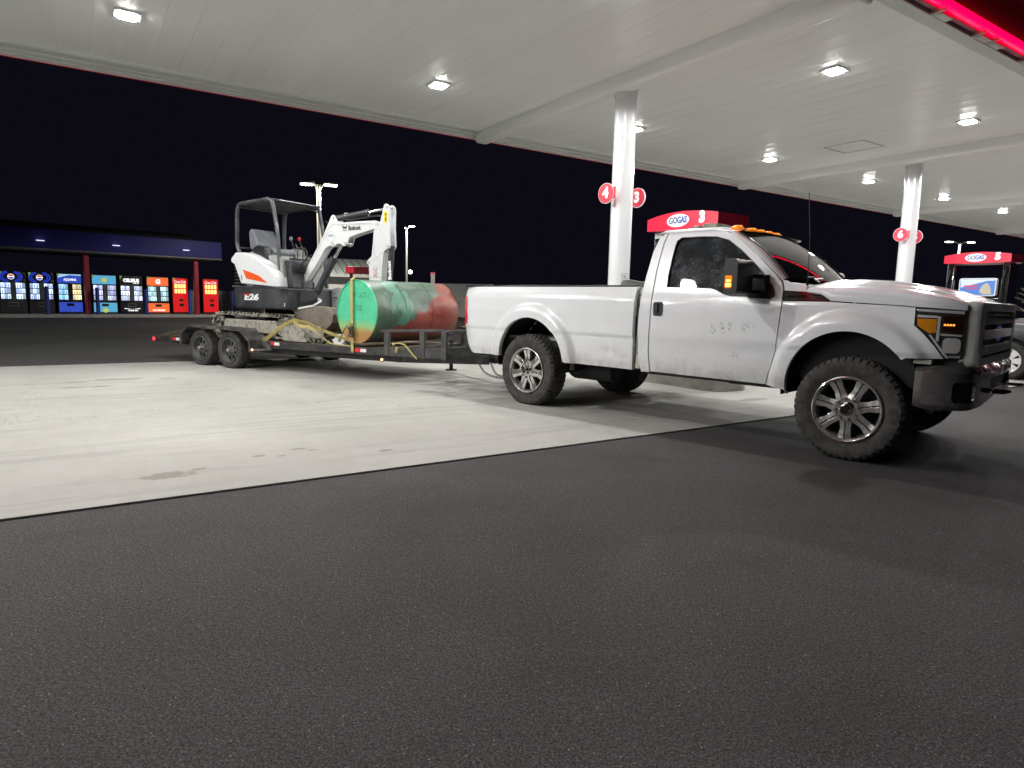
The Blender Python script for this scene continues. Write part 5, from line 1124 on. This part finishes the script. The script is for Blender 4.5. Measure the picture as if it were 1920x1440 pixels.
for pts in ([(-.045, .05), (-.02, .02), (.02, .02), (.045, .05), (.04, .0), (.02, -.012), (-.02, -.012), (-.04, 0)], [(-.035, -.02), (-.012, -.03), (-.02, -.05)], [(.035, -.02), (.012, -.03), (.02, -.05)], [(-.008, -.04), (.008, -.04), (0, -.055)]):
    b.prism([(.845+a, 2.335+c) for a, c in pts], .0042, .0025, lambda a, c, t: BM(a, t, c))
b.obj('head_emblem', M_['decal_black'], bm_, smooth=0)
b = B(); b.lathe([(.082, 0), (.085, 0), (.085, .001), (.082, .001)], n=40, close=True); o = b.obj('round_decal', M_['decal_grey'], bm_); o.matrix_local = Matrix.Translation(BM(.58, .004, 2.20)) @ Matrix.Rotation(radians(12), 4, 'Z')
b = B(); b.text('RENTAL', .04, BM(.58, .0045, 2.215), (BC, BS, .06), (0, 0, 1), w=.09); b.obj('decal_text', M_['decal_grey'], bm_, smooth=0)
b = B(); b.tube([BM(-.03+.4*0, -.06, 1.50)]+[BM(s_, .012, z) for s_, z in ((.24, 1.86), (.45, 2.19), (.53, 2.33), (.62, 2.40), (.8, 2.39), (1.35, 2.40))], .003, 5); b.obj('weld_seam', M_['decal_grey'], bm_)
def ram(name, p0, p1, q1, r, rr, lab=None):
    b = B(); b.cyl(p0, p1, r, n=20); b.cyl(Vector(p1)-(Vector(p1)-Vector(p0)).normalized()*.05, p1, r*1.12, n=20); o = b.obj(name, M_['digger_grey'], DG); b = B(); b.cyl(p1, q1, rr, n=16); b.obj('rod', M_['hydraulic_rod'], o); return o
ram('arm_ram', BM(.64, -.09, 2.50), BM(1.235, -.09, 2.585), BM(1.62, -.09, 2.645), .048, .022)
ram('boom_ram', BM(.10, -.09, 1.08), BM(.58, -.09, 1.86), BM(.72, -.09, 2.07), .060, .030)
b = B(); bprism(b, [(.665, 2.50), (.70, 2.57), (.74, 2.60), (.79, 2.595), (.81, 2.56), (.80, 2.52)], -.17, -.20); b.obj('far_lug', M_['digger_white'], bm_, bevel=.004)
b = B()
for k, dz in enumerate((0, .018, .036)): b.tube(spline([BM(.85, -.06-k*.03, 2.46), BM(1.0, -.06-k*.03, 2.475+dz*.3), BM(1.2, -.06-k*.03, 2.50+dz*.4), BM(1.45, -.06-k*.03, 2.53)], 5), .011, 6)
b.obj('hose', M_['black_plastic'], bm_)
b = B(); 
for k in range(4): b.tube(spline([BM(-.10-.02*k, .05-k*.02, 1.90), BM(-.11-.02*k, .06-k*.02, 1.7), BM(-.07-.02*k, .05, 1.50), BM(-.02, .02, 1.40), BM(.04, 0, 1.25)], 6), .013, 6)
b.tube(spline([BM(-.14, .0, 1.62), BM(.02, .05, 1.72), BM(.12, .04, 1.84), BM(.2, 0, 1.9)], 6), .010, 6); b.obj('hose', M_['black_plastic'], DG)
b = B(); bprism(b, [(-.08, 1.40), (-.05, 1.47), (.02, 1.49), (.07, 1.44), (.075, 1.30), (.14, 1.17), (.20, 1.12), (.16, 1.04), (.05, .98), (-.12, .98), (-.16, 1.15), (-.10, 1.3)], .06, .03); bprism(b, [(-.10, .99), (-.10, 1.33), (.05, 1.33), (.14, 1.15), (.10, .99)], .03, -.22); bprism(b, [(-.08, 1.40), (-.05, 1.47), (.02, 1.49), (.07, 1.44), (.075, 1.30), (.14, 1.17), (.16, 1.04), (.05, .98), (-.12, .98)], -.22, -.25)
for z in (1.43, 1.12): b.cyl(BM(.0 if z > 1.3 else .12, .075, z), BM(.0 if z > 1.3 else .12, -.27, z), .036, n=18)
b.obj('swing_bracket', M_['digger_grey'], DG, bevel=.008)
b = B(); b.prism(rrect(-.19, .19, 1.02, 1.30, .07), .0, -.02, lambda a, c, t: BM(-.16+.02, .16-t, c) if False else D(-3.60-t, .30+a, c)); b.obj('swing_opening', M_['black_plastic'], hs)
# dipper arm
stick = [(1.565, 2.64), (1.575, 2.68), (1.605, 2.70), (1.645, 2.69), (1.675, 2.655), (1.685, 2.60), (1.68, 2.365), (1.685, 2.15), (1.695, 2.05), (1.67, 1.995), (1.62, 1.985), (1.585, 1.96), (1.56, 1.88), (1.53, 1.52), (1.49, .95), (1.40, .90), (1.34, .97), (1.30, 1.526), (1.295, 1.72), (1.265, 1.755), (1.262, 1.80), (1.30, 1.84), (1.345, 1.88), (1.36, 2.003), (1.39, 2.285), (1.42, 2.33), (1.48, 2.365), (1.515, 2.45)]
b = B(); bprism(b, stick, .012, -.012); bprism(b, stick, -.168, -.192); bprism(b, [(1.38, 2.28), (1.55, 2.28), (1.62, 2.05), (1.55, 1.9), (1.50, .97), (1.35, .98), (1.31, 1.55), (1.36, 1.9)], -.01, -.17); ar = b.obj('dipper_arm', M_['digger_white'], DG, bevel=.007)
b = B()
for s_, z in ((1.62, 2.655), (1.645, 2.03), (1.285, 1.78), (1.42, .95)): b.cyl(BM(s_, .022, z), BM(s_, -.205, z), .024, n=18)
b.obj('pivot_pin', M_['stainless'], ar)
b = B(); bprism(b, [(1.575, 2.575), (1.645, 2.573), (1.635, 2.40), (1.57, 2.405)], .0145, .0125); y_ = b.obj('warning_label', M_['decal_yellow'], ar)
b = B(); bprism(b, [(1.588, 2.515), (1.632, 2.515), (1.61, 2.56)], .0155, .0148); bprism(b, [(1.60, 2.43), (1.622, 2.43), (1.622, 2.50), (1.60, 2.49)], .0155, .0148); b.obj('label_print', M_['decal_black'], y_)
b = B(); b.text('X-C', .085, BM(1.42, .0135, 1.62), (0, 0, 1), (-BC, -BS, 0), off=.004); b.obj('decal', worn('decal_red', (.4, .1, .08), (.75, .75, .75), .5, sc=40), ar, smooth=0)
b = B(); b.tube([BM(s_, .014, z) for s_, z in ((1.395, 2.10), (1.40, 1.9), (1.43, 1.86), (1.50, 1.84), (1.53, 1.79))], .003, 5); b.tube([BM(s_, .014, z) for s_, z in ((1.31, 1.80), (1.42, 1.83), (1.50, 1.90), (1.55, 1.95))], .003, 5); b.obj('weld_seam', M_['decal_grey'], ar)
r_ = ram('bucket_ram', BM(1.665, -.09, 2.05), BM(1.60, -.09, 1.30), BM(1.57, -.09, 1.0), .048, .022)
b = B(); b.text('Bobcat', .075, BM(1.648, -.040, 1.66), (-.06, 0, 1), (-BC, -BS, 0), off=.004, w=.30); b.obj('ram_lettering', M_['decal_white'], r_, smooth=0)
# bucket curled back under the boom
bk = [(.03, .985), (.15, .75), (.32, .68), (.49, .655), (.66, .69), (.78, .80), (.80, .93), (.70, 1.05), (.55, 1.06), (.42, 1.05)]
b = B(); bprism(b, bk, .30, .275); bprism(b, bk, -.275, -.30)
for i in range(1, 7):
    p, q = bk[i], bk[i+1]; b.beam(BM(p[0], .29, p[1]), BM(q[0], .29, q[1]), .02, .02); 
    v = [b.bm.verts.new(BM(p[0], .28, p[1])), b.bm.verts.new(BM(q[0], .28, q[1])), b.bm.verts.new(BM(q[0], -.28, q[1])), b.bm.verts.new(BM(p[0], -.28, p[1]))]; b.bm.faces.new(v)
bkt = b.obj('bucket', M_['bucket_steel'], DG, bevel=.006)
b = B(); b.beam(BM(.02, .31, .99), BM(.42, .31, 1.06), .02, .03); b.beam(BM(.42, .30, 1.06), BM(.44, .10, 1.14), .02, .03); b.beam(BM(.44, .10, 1.14), BM(.26, -.05, 1.17), .02, .05); b.obj('bucket_rim', M_['digger_white'], bkt, bevel=.004)
b = B(); 
for t in (.2, 0, -.2): b.beam(BM(.05, t, .96), BM(-.05, t, 1.05), .05, .03)
b.obj('bucket_teeth', M_['bucket_steel'], bkt)
b = B(); bprism(b, [(.70, 1.0), (.80, 1.12), (1.36, 1.02), (1.42, .92), (1.34, .90), (.78, .92)], -.04, -.14); b.obj('bucket_link', M_['digger_grey'], DG, bevel=.008)
sb = empty('spare_bucket', TR(-2.75, -.42, .50), TH, 'white rimmed spare digging bucket lying behind the tank, just left of its green end', 'bucket')
b = B(); pr_ = [(-.36, .38), (-.30, .10), (-.10, 0), (.2, .0), (.38, .2), (.42, .62), (.36, .62), (.30, .24), (.16, .06), (-.08, .05), (-.25, .14), (-.31, .38)]
b.prism(pr_, -.30, .30); b.prism([(-.36, .38), (-.30, .10), (-.10, 0), (.2, 0), (.38, .2), (.42, .62)], -.32, -.30); b.obj('shell', M_['bucket_steel'], sb, bevel=.006)
b = B(); b.beam((-.36, -.33, .56), (.44, -.33, .76), .03, .17); b.obj('white_lip', M_['digger_white'], sb, bevel=.005)
# ------------------------------------------------------------------ vending machines and their shelter
VA = Vector((-22.857, 29.8, 0)); VR = radians(45); vd = Vector((cos(VR), sin(VR), 0)); vf = Vector((sin(VR), -cos(VR), 0))
def VP(s_, off=0, z=0): return VA+vd*s_+vf*off+Vector((0, 0, z))
PZ = .135
o = B(); o.bx(-14, 12.5, -1.45, 3.2, -.02, PZ); o = o.obj('raised_walkway', M_['pad_kerb'], bevel=.02); o.location = VP(0); o.rotation_euler.z = VR; tag(o, kind='structure')
def prod(o_name, cells, parent):
    """cells: (x0,x1,z0,z1,colour) lit panels on a dark face, one mesh with colours"""
    bm = bmesh.new(); lay = bm.loops.layers.color.new('Col')
    for (x0, x1, z0, z1, c) in cells:
        v = [bm.verts.new(p) for p in ((x0, -.022, z0), (x1, -.022, z0), (x1, -.022, z1), (x0, -.022, z1))]; f_ = bm.faces.new(v)
        for l in f_.loops: l[lay] = (*c, 1)
    me = bpy.data.meshes.new(o_name); bm.to_mesh(me); bm.free(); me.materials.append(M_['products']); return link(bpy.data.objects.new(o_name, me), parent)
def bottles(x0, x1, z0, z1, cols, rows, tint):
    C_ = []; gw = (x1-x0)/cols; gh = (z1-z0)/rows
    for r in range(rows):
        for c in range(cols):
            t = tint[(r*cols+c) % len(tint)] if isinstance(tint, list) else tint; k = random.uniform(.55, 1.1)
            a, e = x0+c*gw, z0+r*gh; base = tuple(min(1, v*k) for v in t)
            C_.append((a+gw*.04, a+gw*.96, e+gh*.08, e+gh*.92, base))
            for q in range(2):
                m = a+gw*(.27+.46*q); w = gw*.15; cc = tuple(max(0, v*random.uniform(.12, .55)) for v in t)
    return C_
def machine(s0, s1, kind, lab, group=None):
    r = empty('vending_machine', VP((s0+s1)/2, 0, PZ), VR, lab, 'vending machine', group); w = s1-s0; h = w/2
    body = {'cola': 'panel_red'}.get(kind)
    b = B(); b.bx(-h+.012, h-.012, 0, .86, .03, 1.93); b.obj('body', M_['machine_black'], r, bevel=.02)
    b = B()
    for x in (-h+.08, h-.08): b.bx(x-.04, x+.04, .1, .2, 0, .03)
    b.obj('foot', M_['machine_grey'], r)
    def panel(name, x0, x1, z0, z1, m, off=0, par=r, d=.014): b = B(); b.bx(x0, x1, -d-off, -.001-off, z0, z1); return b.obj(name, M_[m] if isinstance(m, str) else m, par, bevel=.004)
    def txt(s_, size, x, z, m, w=None, off=.004, par=r, shear=0): b = B(); b.text(s_, size, (x, -.020, z), (1, 0, 0), (0, 0, 1), ext=.002, off=off, w=w, shear=shear); return b.obj('lettering', M_[m], par, smooth=0)
    tri = lambda: (lambda b: (b.prism([(-h+.03, 1.90), (-h+.15, 1.90), (-h+.05, 1.72)], -.022, -.016), b.obj('corner_label', M_['panel_green'], r)))(B())
    if kind == 'cola':
        panel('front_panel', -h+.02, h-.02, .10, 1.88, 'panel_red'); b = B(); b.bx(h-.03, h+.0, .02, .84, .1, 1.88)
        txt('Coca-Cola', .22, 0, 1.70, 'text_glow', w*.74, .0, shear=.35)
        C_ = []
        for rr in range(2):
            for cc in range(4):
                x0 = -h+.10+cc*(w-.20)/4; z0 = 1.10+rr*.27; C_.append((x0+.02, x0+(w-.20)/4-.02, z0, z0+.21, (1.2, .85, .48))); C_.append((x0+.055, x0+(w-.20)/4-.055, z0+.03, z0+.15, (.5, .12, .08)))
        prod('selection_window', C_, r)
        panel('delivery_slot', -.10+h*.1, .12+h*.1, .40, .56, 'slot_black', .004); panel('coin_unit', -.10+h*.1, .10+h*.1, .66, .80, mat('dark_red_panel', color=(.12, .01, .01), rough=.4), .004); panel('shadow_marks', 0, 0, 0, 0, 'slot_black') if False else None
        b = B(); b.text('REAL COKE', .12, (h-.009, .22, 1.35), (0, 0, 1), (0, -1, 0), w=.75); b.obj('side_lettering', M_['sign_white_lit'], r, smooth=0)
    else:
        top = dict(pepsi=None, aqua='panel_blue', lemon='panel_cyan', energy=None, sport='panel_orange', green='panel_green')[kind]
        if top: tp = panel('header', -h+.03, h-.05, 1.46, 1.88, top)
        ymid = 1.0
        tint = dict(pepsi=(.75, .85, 1.05), aqua=[(.55, .8, 1.0), (.6, .85, 1.0), (.6, .8, 1.0), (.65, .85, 1.0)], lemon=[(.8, .85, 1.05), (.75, .75, 1.0)], energy=(.85, .9, 1.05), sport=(.75, .95, 1.0), green=(.8, .9, .6))[kind]
        cells = bottles(-h+.07, -h+.07+(w-.14)*.40, .66, 1.42, 3, 3, tint)+bottles(h-.07-(w-.14)*.38, h-.07, .66, 1.42, 3, 3, [(1.0, .85, .6), (1.0, .8, .55), (.9, .9, .7)] if kind == 'aqua' else tint)
        prod('product_window', cells, r)
        b = B()
        for (x0, x1) in ((-h+.07, -h+.07+(w-.14)*.40), (h-.07-(w-.14)*.38, h-.07)):
            for rr in range(3):
                for cc in range(3):
                    cw = (x1-x0)/3; x = x0+cw*(cc+.5); z = .66+.253*rr
                    b.prism([(x-cw*.20, z+.03), (x+cw*.20, z+.03), (x+cw*.20, z+.13), (x+cw*.07, z+.17), (x+cw*.07, z+.21), (x-cw*.07, z+.21), (x-cw*.07, z+.17), (x-cw*.20, z+.13)], -.030, -.024)
        b.obj('bottle_silhouettes', mat('bottle_dark_'+kind, color=tuple(v*.25 for v in (tint[0] if isinstance(tint, list) else tint)), rough=.3, emit=tuple(min(1, v) for v in (tint[0] if isinstance(tint, list) else tint)), es=.34), r)
        panel('payment_column', -.06, .075, .64, 1.46, 'machine_grey', .01, d=.03)
        low = dict(pepsi=None, aqua='panel_blue', lemon='panel_cyan', energy=None, sport='panel_orange', green='panel_green')[kind]
        if low: panel('lower_panel', -h+.05, h-.04, .09, .55, low)
        sl = panel('delivery_slot', -.16, .14, .37, .50, 'slot_black', .015)
        if kind in ('pepsi', 'energy'):
            b = B()
            for (a0, a1, c0, c1) in ((-.19, .17, .35, .365), (-.19, .17, .505, .52), (-.19, -.175, .35, .52), (.155, .17, .35, .52)): b.bx(a0, a1, -.036, -.028, c0, c1)
            b.obj('slot_frame', M_['stainless'], sl)
        if kind == 'pepsi':
            b = B(); 
            for k, rr in enumerate((.40, .31)):
                for a in range(0, 360, 6):
                    x, z = rr*cos(radians(a)), rr*.62*sin(radians(a))
                    if abs(cos(radians(a))) < .35: continue
                    b.box((x-.05, -.016, 1.68+z), (.06-.02*k, .008, .035), ry=-radians(a)*0)
            b.obj('blue_rings', M_['panel_deepblue'], r)
            b = B(); b.lathe([(0, -.030), (.125, -.030), (.125, -.016), (0, -.016)], n=36); g_ = b.obj('globe', M_['text_glow'], r, loc=(-.05, 0, 1.68))
            b = B(); b.prism([(.105*cos(radians(a)), .105*sin(radians(a))) for a in range(12, 169, 12)], -.036, -.031); b.obj('globe_top', M_['panel_red'], g_)
            b = B(); b.prism([(.105*cos(radians(a)), .105*sin(radians(a))) for a in range(192, 349, 12)], -.036, -.031); b.obj('globe_base', M_['panel_deepblue'], g_)
            for z in (1.84, 1.53): b = B(); b.lathe([(0, -.02), (.03, -.02), (.03, -.016)], n=16, c=(h-.08, 0, z)); b.obj('lock', M_['stainless'], r)
        if kind == 'aqua':
            txt('AQUAFINA', .16, .02, 1.62, 'text_glow', w*.50); b = B(); b.prism([(-h+.12, 1.88), (h-.05, 1.88), (h-.05, 1.82), (0, 1.84), (-h+.05, 1.70)], -.019, -.0155); b.obj('pale_band', M_['panel_pale'], r)
        if kind == 'lemon':
            for z in (1.66, .17):
                b = B(); b.lathe([(0, -.024), (.115, -.024), (.115, -.016)], n=24, c=(0, 0, z)); b.obj('fruit', M_['panel_yellow'], r)
        if kind == 'energy': txt('CELSIUS', .22, 0, 1.68, 'text_glow', w*.66, .014); txt('LIVE FIT', .08, .22, 1.55, 'text_glow', None, .004); txt('YOUR GO', .10, .02, .17, 'text_glow', None, .006); b = B(); b.prism([(-.36, .29), (-.1, .26), (0, .25), (.1, .26), (.36, .29), (.36, .25), (-.36, .25)], -.019, -.0155); b.obj('swoosh', M_['text_glow'], r)
        if kind == 'sport': txt('G', .30, 0, 1.66, 'text_glow', None, .018); txt('GATORADE', .12, .0, .19, 'text_glow', w*.55, .004)
    if kind != 'green' : tri() if (kind != 'cola' or s0 < 8) else None
    return r
machine(-1.80, -.60, 'green', 'lit green drinks machine cut off by the left edge of the photo')
machine(-.53, .51, 'pepsi', 'leftmost black vending machine with a red white and blue globe', 'blue globe machines')
machine(.55, 1.56, 'pepsi', 'black and blue globe vending machine with a blue bollard before it', 'blue globe machines')
machine(1.66, 2.70, 'aqua', 'blue lit water vending machine left of the first red post')
machine(3.08, 4.18, 'lemon', 'cyan lit vending machine with yellow fruit, right of the red post')
machine(4.27, 5.36, 'energy', 'black vending machine lettered CELSIUS in white')
machine(5.51, 6.60, 'sport', 'orange lit vending machine with a white letter G')
machine(6.74, 7.52, 'cola', 'red Coca-Cola machine between the orange one and the red post', 'red cola machines')
machine(8.29, 9.12, 'cola', 'red Coca-Cola machine at the right end, beyond the red post', 'red cola machines')
sh = empty('vending_shelter', VP(0), VR, 'long dark blue flat roofed shelter on red posts over the vending machines', 'shelter')
b = B(); b.bx(-14, 8.9, -1.25, -1.15, 3.10, 3.97); b.bx(8.8, 8.9, -1.15, 2.6, 3.10, 3.97); b.obj('fascia', M_['navy_fascia'], sh, bevel=.02)
b = B(); b.bx(-14, 8.8, -1.15, 2.6, 3.02, 3.10); b.bx(-14, 8.9, -1.27, -1.15, 3.03, 3.10); b.obj('soffit', M_['machine_grey'], sh)
b = B(); b.prism([(-1.15, 3.97), (.9, 4.42), (2.6, 3.97)], -14, 7.6, lambda a, c, t: (t, a, c)); b.obj('roof', M_['dark_roof'], sh)
for s_ in (2.72, 7.68, -2.25, -7.2): b = B(); b.bx(s_-.11, s_+.11, -.92, -.70, PZ, 3.03); b.obj('post', M_['red_post'], sh, bevel=.02)
for s_ in (-6.3, -2.9, .93, 3.93, 7.1):
    b = B(); b.bx(s_-.16, s_+.16, -1.29, -1.255, 3.42, 3.46); fx_ = b.obj('fascia_reflection', mat('reflection_glow', color=(.8, .8, .8), emit=(.75, .8, 1), es=.9), sh, bevel=.01)  # glowing bar stands in for a pale reflection on the fascia
    lt = bpy.data.lights.new('fascia_reflection', 'POINT'); lt.energy = .5; lt.color = (.75, .82, 1); lt.shadow_soft_size = .05; lo = bpy.data.objects.new('lamp', lt); link(lo, fx_); lo.location = (s_, -1.45, 3.52)  # small light added at the reflection, no real lamp is mounted there
for i, (s_, lab) in enumerate(((1.05, 'before the second globe machine'), (3.04, 'before the cyan machine'), (5.14, 'between the black and orange machines'), (7.2, 'before the first red cola machine'), (9.41, 'right of the last red cola machine'))):
    b = B(); b.lathe([(.085, 0), (.085, 1.22), (.06, 1.27), (0, 1.285)], axis='z', n=20); o = b.obj('bollard', M_['blue_post'], smooth=50); o.location = VP(s_, 1.2, PZ); tag(o, 'dark blue steel bollard '+lab, 'bollard', 'blue bollards along the vending walkway')
# ------------------------------------------------------------------ kiosk, fences
K0 = Vector((-13.0, 34.0, 0)); kb = empty('white_kiosk', K0, radians(25), 'low white building with a grey standing seam metal roof behind the digger arm', 'building')
b = B(); b.bx(0, 6.2, 0, 6, 0, 2.45); b.obj('wall', M_['wall_light'], kb)
b = B(); b.prism([(-.45, 2.42), (3.0, 3.45), (6.4, 2.42)], -.4, 6.5, lambda a, c, t: (t, a, c)); rf = b.obj('roof', M_['roof_metal'], kb)
b = B()
for k in range(17):
    x = -.4+k*.41; b.beam((x, -.46, 2.425), (x, 3.0, 3.46), .022, .04)
b.obj('roof_seams', M_['roof_seam'], rf)
b = B(); b.bx(-.4, 6.5, -.50, -.44, 2.30, 2.44); b.obj('gutter', M_['trim_grey'], kb); b = B(); b.bx(4.4, 5.3, -.03, -.002, 1.5, 2.15); b.obj('blue_sign', M_['sign_blue'], kb)
b = B(); b.bx(.6, .7, -.08, -.01, 0, 2.35); b.bx(2.2, 3.1, -.02, -.002, 0, 2.05); b.obj('door', M_['fence_panel'], kb)
fe = empty('panel_fence', (-9.4, 45.5, 0), radians(-8), 'tall pale grey corrugated panel fence between the tank and the pickup tailgate', 'fence')
b = B()
for k in range(40): b.bx(k*.2, k*.2+.14, -.03, 0, .12, 2.24); b.bx(k*.2+.14, k*.2+.2, -.004, .02, .12, 2.24)
b.obj('panels', M_['fence_panel'], fe, smooth=0)
b = B(); b.bx(-.02, 8.02, -.05, .03, 2.24, 2.30); b.bx(-.02, 8.02, -.05, .03, .05, .12)
for x in (0, 2.0, 4.0, 6.0, 8.0): b.bx(x-.05, x+.05, -.06, .02, 0, 2.3)
b.obj('fence_rail', M_['fence_panel'], fe)
lf = empty('low_fence', (-21.5, 40.5, 0), radians(6), 'low grey fence just right of the last red vending machine', 'fence')
b = B()
for k in range(28): b.bx(k*.25, k*.25+.22, -.02, 0, .0, 1.45)
b.obj('boards', M_['fence_panel'], lf); b = B(); b.bx(0, 7.0, -.04, -.02, 1.2, 1.3); b.obj('fence_rail', M_['fence_panel'], lf)
# ------------------------------------------------------------------ lamp posts
def lamppost(loc, h, heads, lab, power=420):
    r = empty('street_lamp', loc, 0, lab, 'street lamp', 'twin headed lot lamps')
    b = B(); b.lathe([(.26, 0), (.26, .55), (.12, .6), (.11, .62), (.085, h)], axis='z', n=20); b.obj('pole', M_['pole_paint'], r, smooth=50)
    for dx, dy in heads:
        L_ = hypot(dx, dy); a = atan2(dy, dx); ux, uy = dx/L_, dy/L_
        b = B(); b.tube([(0, 0, h-.25), (ux*L_*.25, uy*L_*.25, h-.02), (ux*L_*.55, uy*L_*.55, h+.06)], .045, 8); b.obj('arm', M_['pole_paint'], r)
        b = B(); b.box((ux*L_*.78, uy*L_*.78, h+.08), (.62, .34, .10), rz=a); hd_ = b.obj('lamp_head', M_['pole_paint'], r, bevel=.02)
        b = B(); b.box((ux*L_*.80, uy*L_*.80, h+.015), (.52, .30, .05), rz=a); b.obj('lens', M_['lamp_lens'], hd_, bevel=.01)
        lt = bpy.data.lights.new('lot_lamp', 'SPOT'); lt.spot_size = radians(165); lt.spot_blend = .2; lt.energy = power; lt.color = (1, .95, .84); lt.shadow_soft_size = .2
        lo = bpy.data.objects.new('lamp', lt); link(lo, hd_); lo.location = (ux*L_*.8, uy*L_*.8, h-.05)
lamppost((-8.9, 30, 0), 6.2, [(-.64, 0), (.64, .18)], 'tall lamp post with two bright heads rising behind the digger canopy', 1300)
lamppost((-10.2, 62, 0), 7.85, [(-.15, 1.0), (.75, -.8)], 'lamp post with a pair of heads seen nearly end on, right of the digger arm', 1500)
lamppost((41.7, 62, 0), 7.6, [(-1.3, 0), (1.3, 0)], 'distant twin lamp post beyond disc 5, left of dispenser 5', 1500)
r = empty('distant_lamp', (-23.8, 150, 0), 0, 'single small far lamp glowing above the green tank', 'street lamp')
b = B(); b.cyl((0, 0, 0), (0, 0, 7.2), .09); b.obj('pole', M_['machine_black'], r); b = B(); b.sph((0, 0, 7.3), .45); b.obj('lens', lit('far_lens', (1, .88, .75), 9), r)
# another dispenser on the truck lane
def small_dispenser(loc, rz):
    r = empty('fuel_dispenser', loc, rz, 'distant fuel pump with a dark red topper seen past the digger arm', 'fuel pump', 'fuel dispensers on the islands')
    b = B(); b.bx(-.35, .80, -.22, .22, 2.18, 2.46); b.obj('topper', M_['sign_red'], r, bevel=.03); b = B(); b.bx(-.36, -.02, -.235, -.222, 2.20, 2.44); b.obj('lit_panel', lit('dim_red', (1, .04, .08), .45), r)
    b = B(); b.bx(-.2, .6, -.16, .16, 0, 1.5); b.bx(-.22, -.12, -.1, .1, 1.5, 2.2); b.obj('cabinet', M_['machine_grey'], r); b = B(); b.bx(.0, .62, -.17, -.162, 1.5, 1.95); b.obj('display', M_['wall_light'], r)
small_dispenser((-6.55, 27, 0), radians(6))
# ------------------------------------------------------------------ dark car at the next pump
ca = empty('parked_car', un(14.76, 4.80), CY+pi/2, 'dark grey car with a silver wheel cover parked at the pump beyond the pickup nose', 'car')
# x forward along +n, left side +y faces the camera
def cs(x, z): 
    y = interp(z, [.2, .45, .75, .95, 1.05, 1.45], [.86, .90, .915, .90, .86, .60]); return y-.10*max(0, (x-.45)/.6)**2-.05*max(0, (-3.1-x)/.5)
out = [(-.43, .26), (-2.3, .26)]+arc(-2.75, .345, .41, 0, 180, 14)+[(-3.55, .30), (-3.68, .6), (-3.62, .95), (-3.3, 1.10), (-2.9, 1.13), (-.95, 1.06), (-.5, 1.05), (.3, 1.0), (.72, .88), (.90, .70), (.92, .45), (.80, .28), (.44, .26)]+arc(0, .345, .42, -8, 188, 18)
for sg in (1, -1): sheet(out, lambda a, b_, d: (a, sg*(cs(a, b_)-d), b_), cell=.07, thick=.04).obj('body_side', M_['dark_car'], ca, smooth=35)
def chood(i, j):
    s_ = 2*j-1; x = -.62+1.52*i; zt = interp(x, [-.62, .1, .6, .85, .92], [1.15, 1.11, 1.0, .88, .72]); yw = cs(x, 1.0)-.0; return (x, yw*s_, zt-(.09)*abs(s_)**4)
b = B(); b.grid(chood, 24, 24); b.obj('bonnet', M_['dark_car'], ca, smooth=50)
b = B(); b.prism([(-3.3, 1.10), (-2.9, 1.45), (-2.3, 1.56), (-1.5, 1.55), (-.60, 1.14)], -.62, .62); b.obj('glasshouse', M_['windshield_glass'], ca, bevel=.05, seg=3)
b = B(); b.prism([(-2.85, 1.47), (-2.3, 1.58), (-1.5, 1.57), (-1.35, 1.50)], -.58, .58); b.obj('roof', M_['dark_car'], ca, bevel=.02)
b = B(); b.bx(-3.5, .8, -.78, .78, .22, .95); b.obj('underbody', M_['underbody'], ca)
def cwheel():
    b = B(); b.lathe([(0, -.098), (.05, -.10), (.065, -.088)], n=40)
    for k in range(7):
        a = 2*pi*k/7
        def P(r, w, y): return b.bm.verts.new((r*cos(a)-w*sin(a), y, r*sin(a)+w*cos(a)))
        b.bm.faces.new((P(.05, -.030, -.09), P(.05, .030, -.09), P(.20, .062, -.096), P(.20, -.062, -.096)))
    b.lathe([(.195, -.092), (.215, -.102), (.222, -.09), (.222, -.05)], n=40); bmesh.ops.recalc_face_normals(b.bm, faces=b.bm.faces[:]); return b
w0 = cwheel().obj('wheel', M_['hubcap'], ca, smooth=30); t_ = tyre(.345, .22, .215, 50, .003).obj('tyre', mat('plain_rubber', color=(.02, .02, .02), rough=.7), w0, smooth=35); b = B(); b.lathe([(0, -.05), (.215, -.05)], n=30); d_ = b.obj('brake', M_['underbody'], w0)
w0.location = (0, .80, .345); w0.rotation_euler.z = pi
for (x, y, rz) in ((-2.75, .80, pi), (0, -.80, 0), (-2.75, -.80, 0)):
    w = w0.copy(); link(w, ca); w.location = (x, y, .345); w.rotation_euler.z = rz
    for c in (t_, d_): link(c.copy(), w)
# bare tree at the right edge
tr_ = empty('bare_tree', (24.6, 31, 0), 0, 'small leafless tree at the right edge behind dispenser 5', 'tree')
b = B(); b.tube([(0, 0, 0), (.02, 0, 1), (-.03, .02, 2), (.0, 0, 3.1)], [.05, .04, .025, .008], 6); tk_ = b.obj('trunk', M_['bark'], tr_)
b = B()
for k in range(46):
    z = random.uniform(.9, 2.9); a = random.uniform(0, 2*pi); L_ = (3.3-z)*random.uniform(.25, .5); p0 = Vector((0, 0, z)); p1 = p0+Vector((cos(a)*L_*.6, sin(a)*L_*.6, L_*.35)); p2 = p0+Vector((cos(a)*L_, sin(a)*L_, L_*.45)); b.tube([p0, p1, p2], [.012, .007, .003], 4)
    for q in range(3):
        s_ = p0.lerp(p2, random.uniform(.3, .9)); a2 = a+random.uniform(-1.2, 1.2); b.tube([s_, s_+Vector((cos(a2)*L_*.3, sin(a2)*L_*.3, L_*.25))], [.005, .002], 3)
b.obj('crown', M_['bark'], tr_)
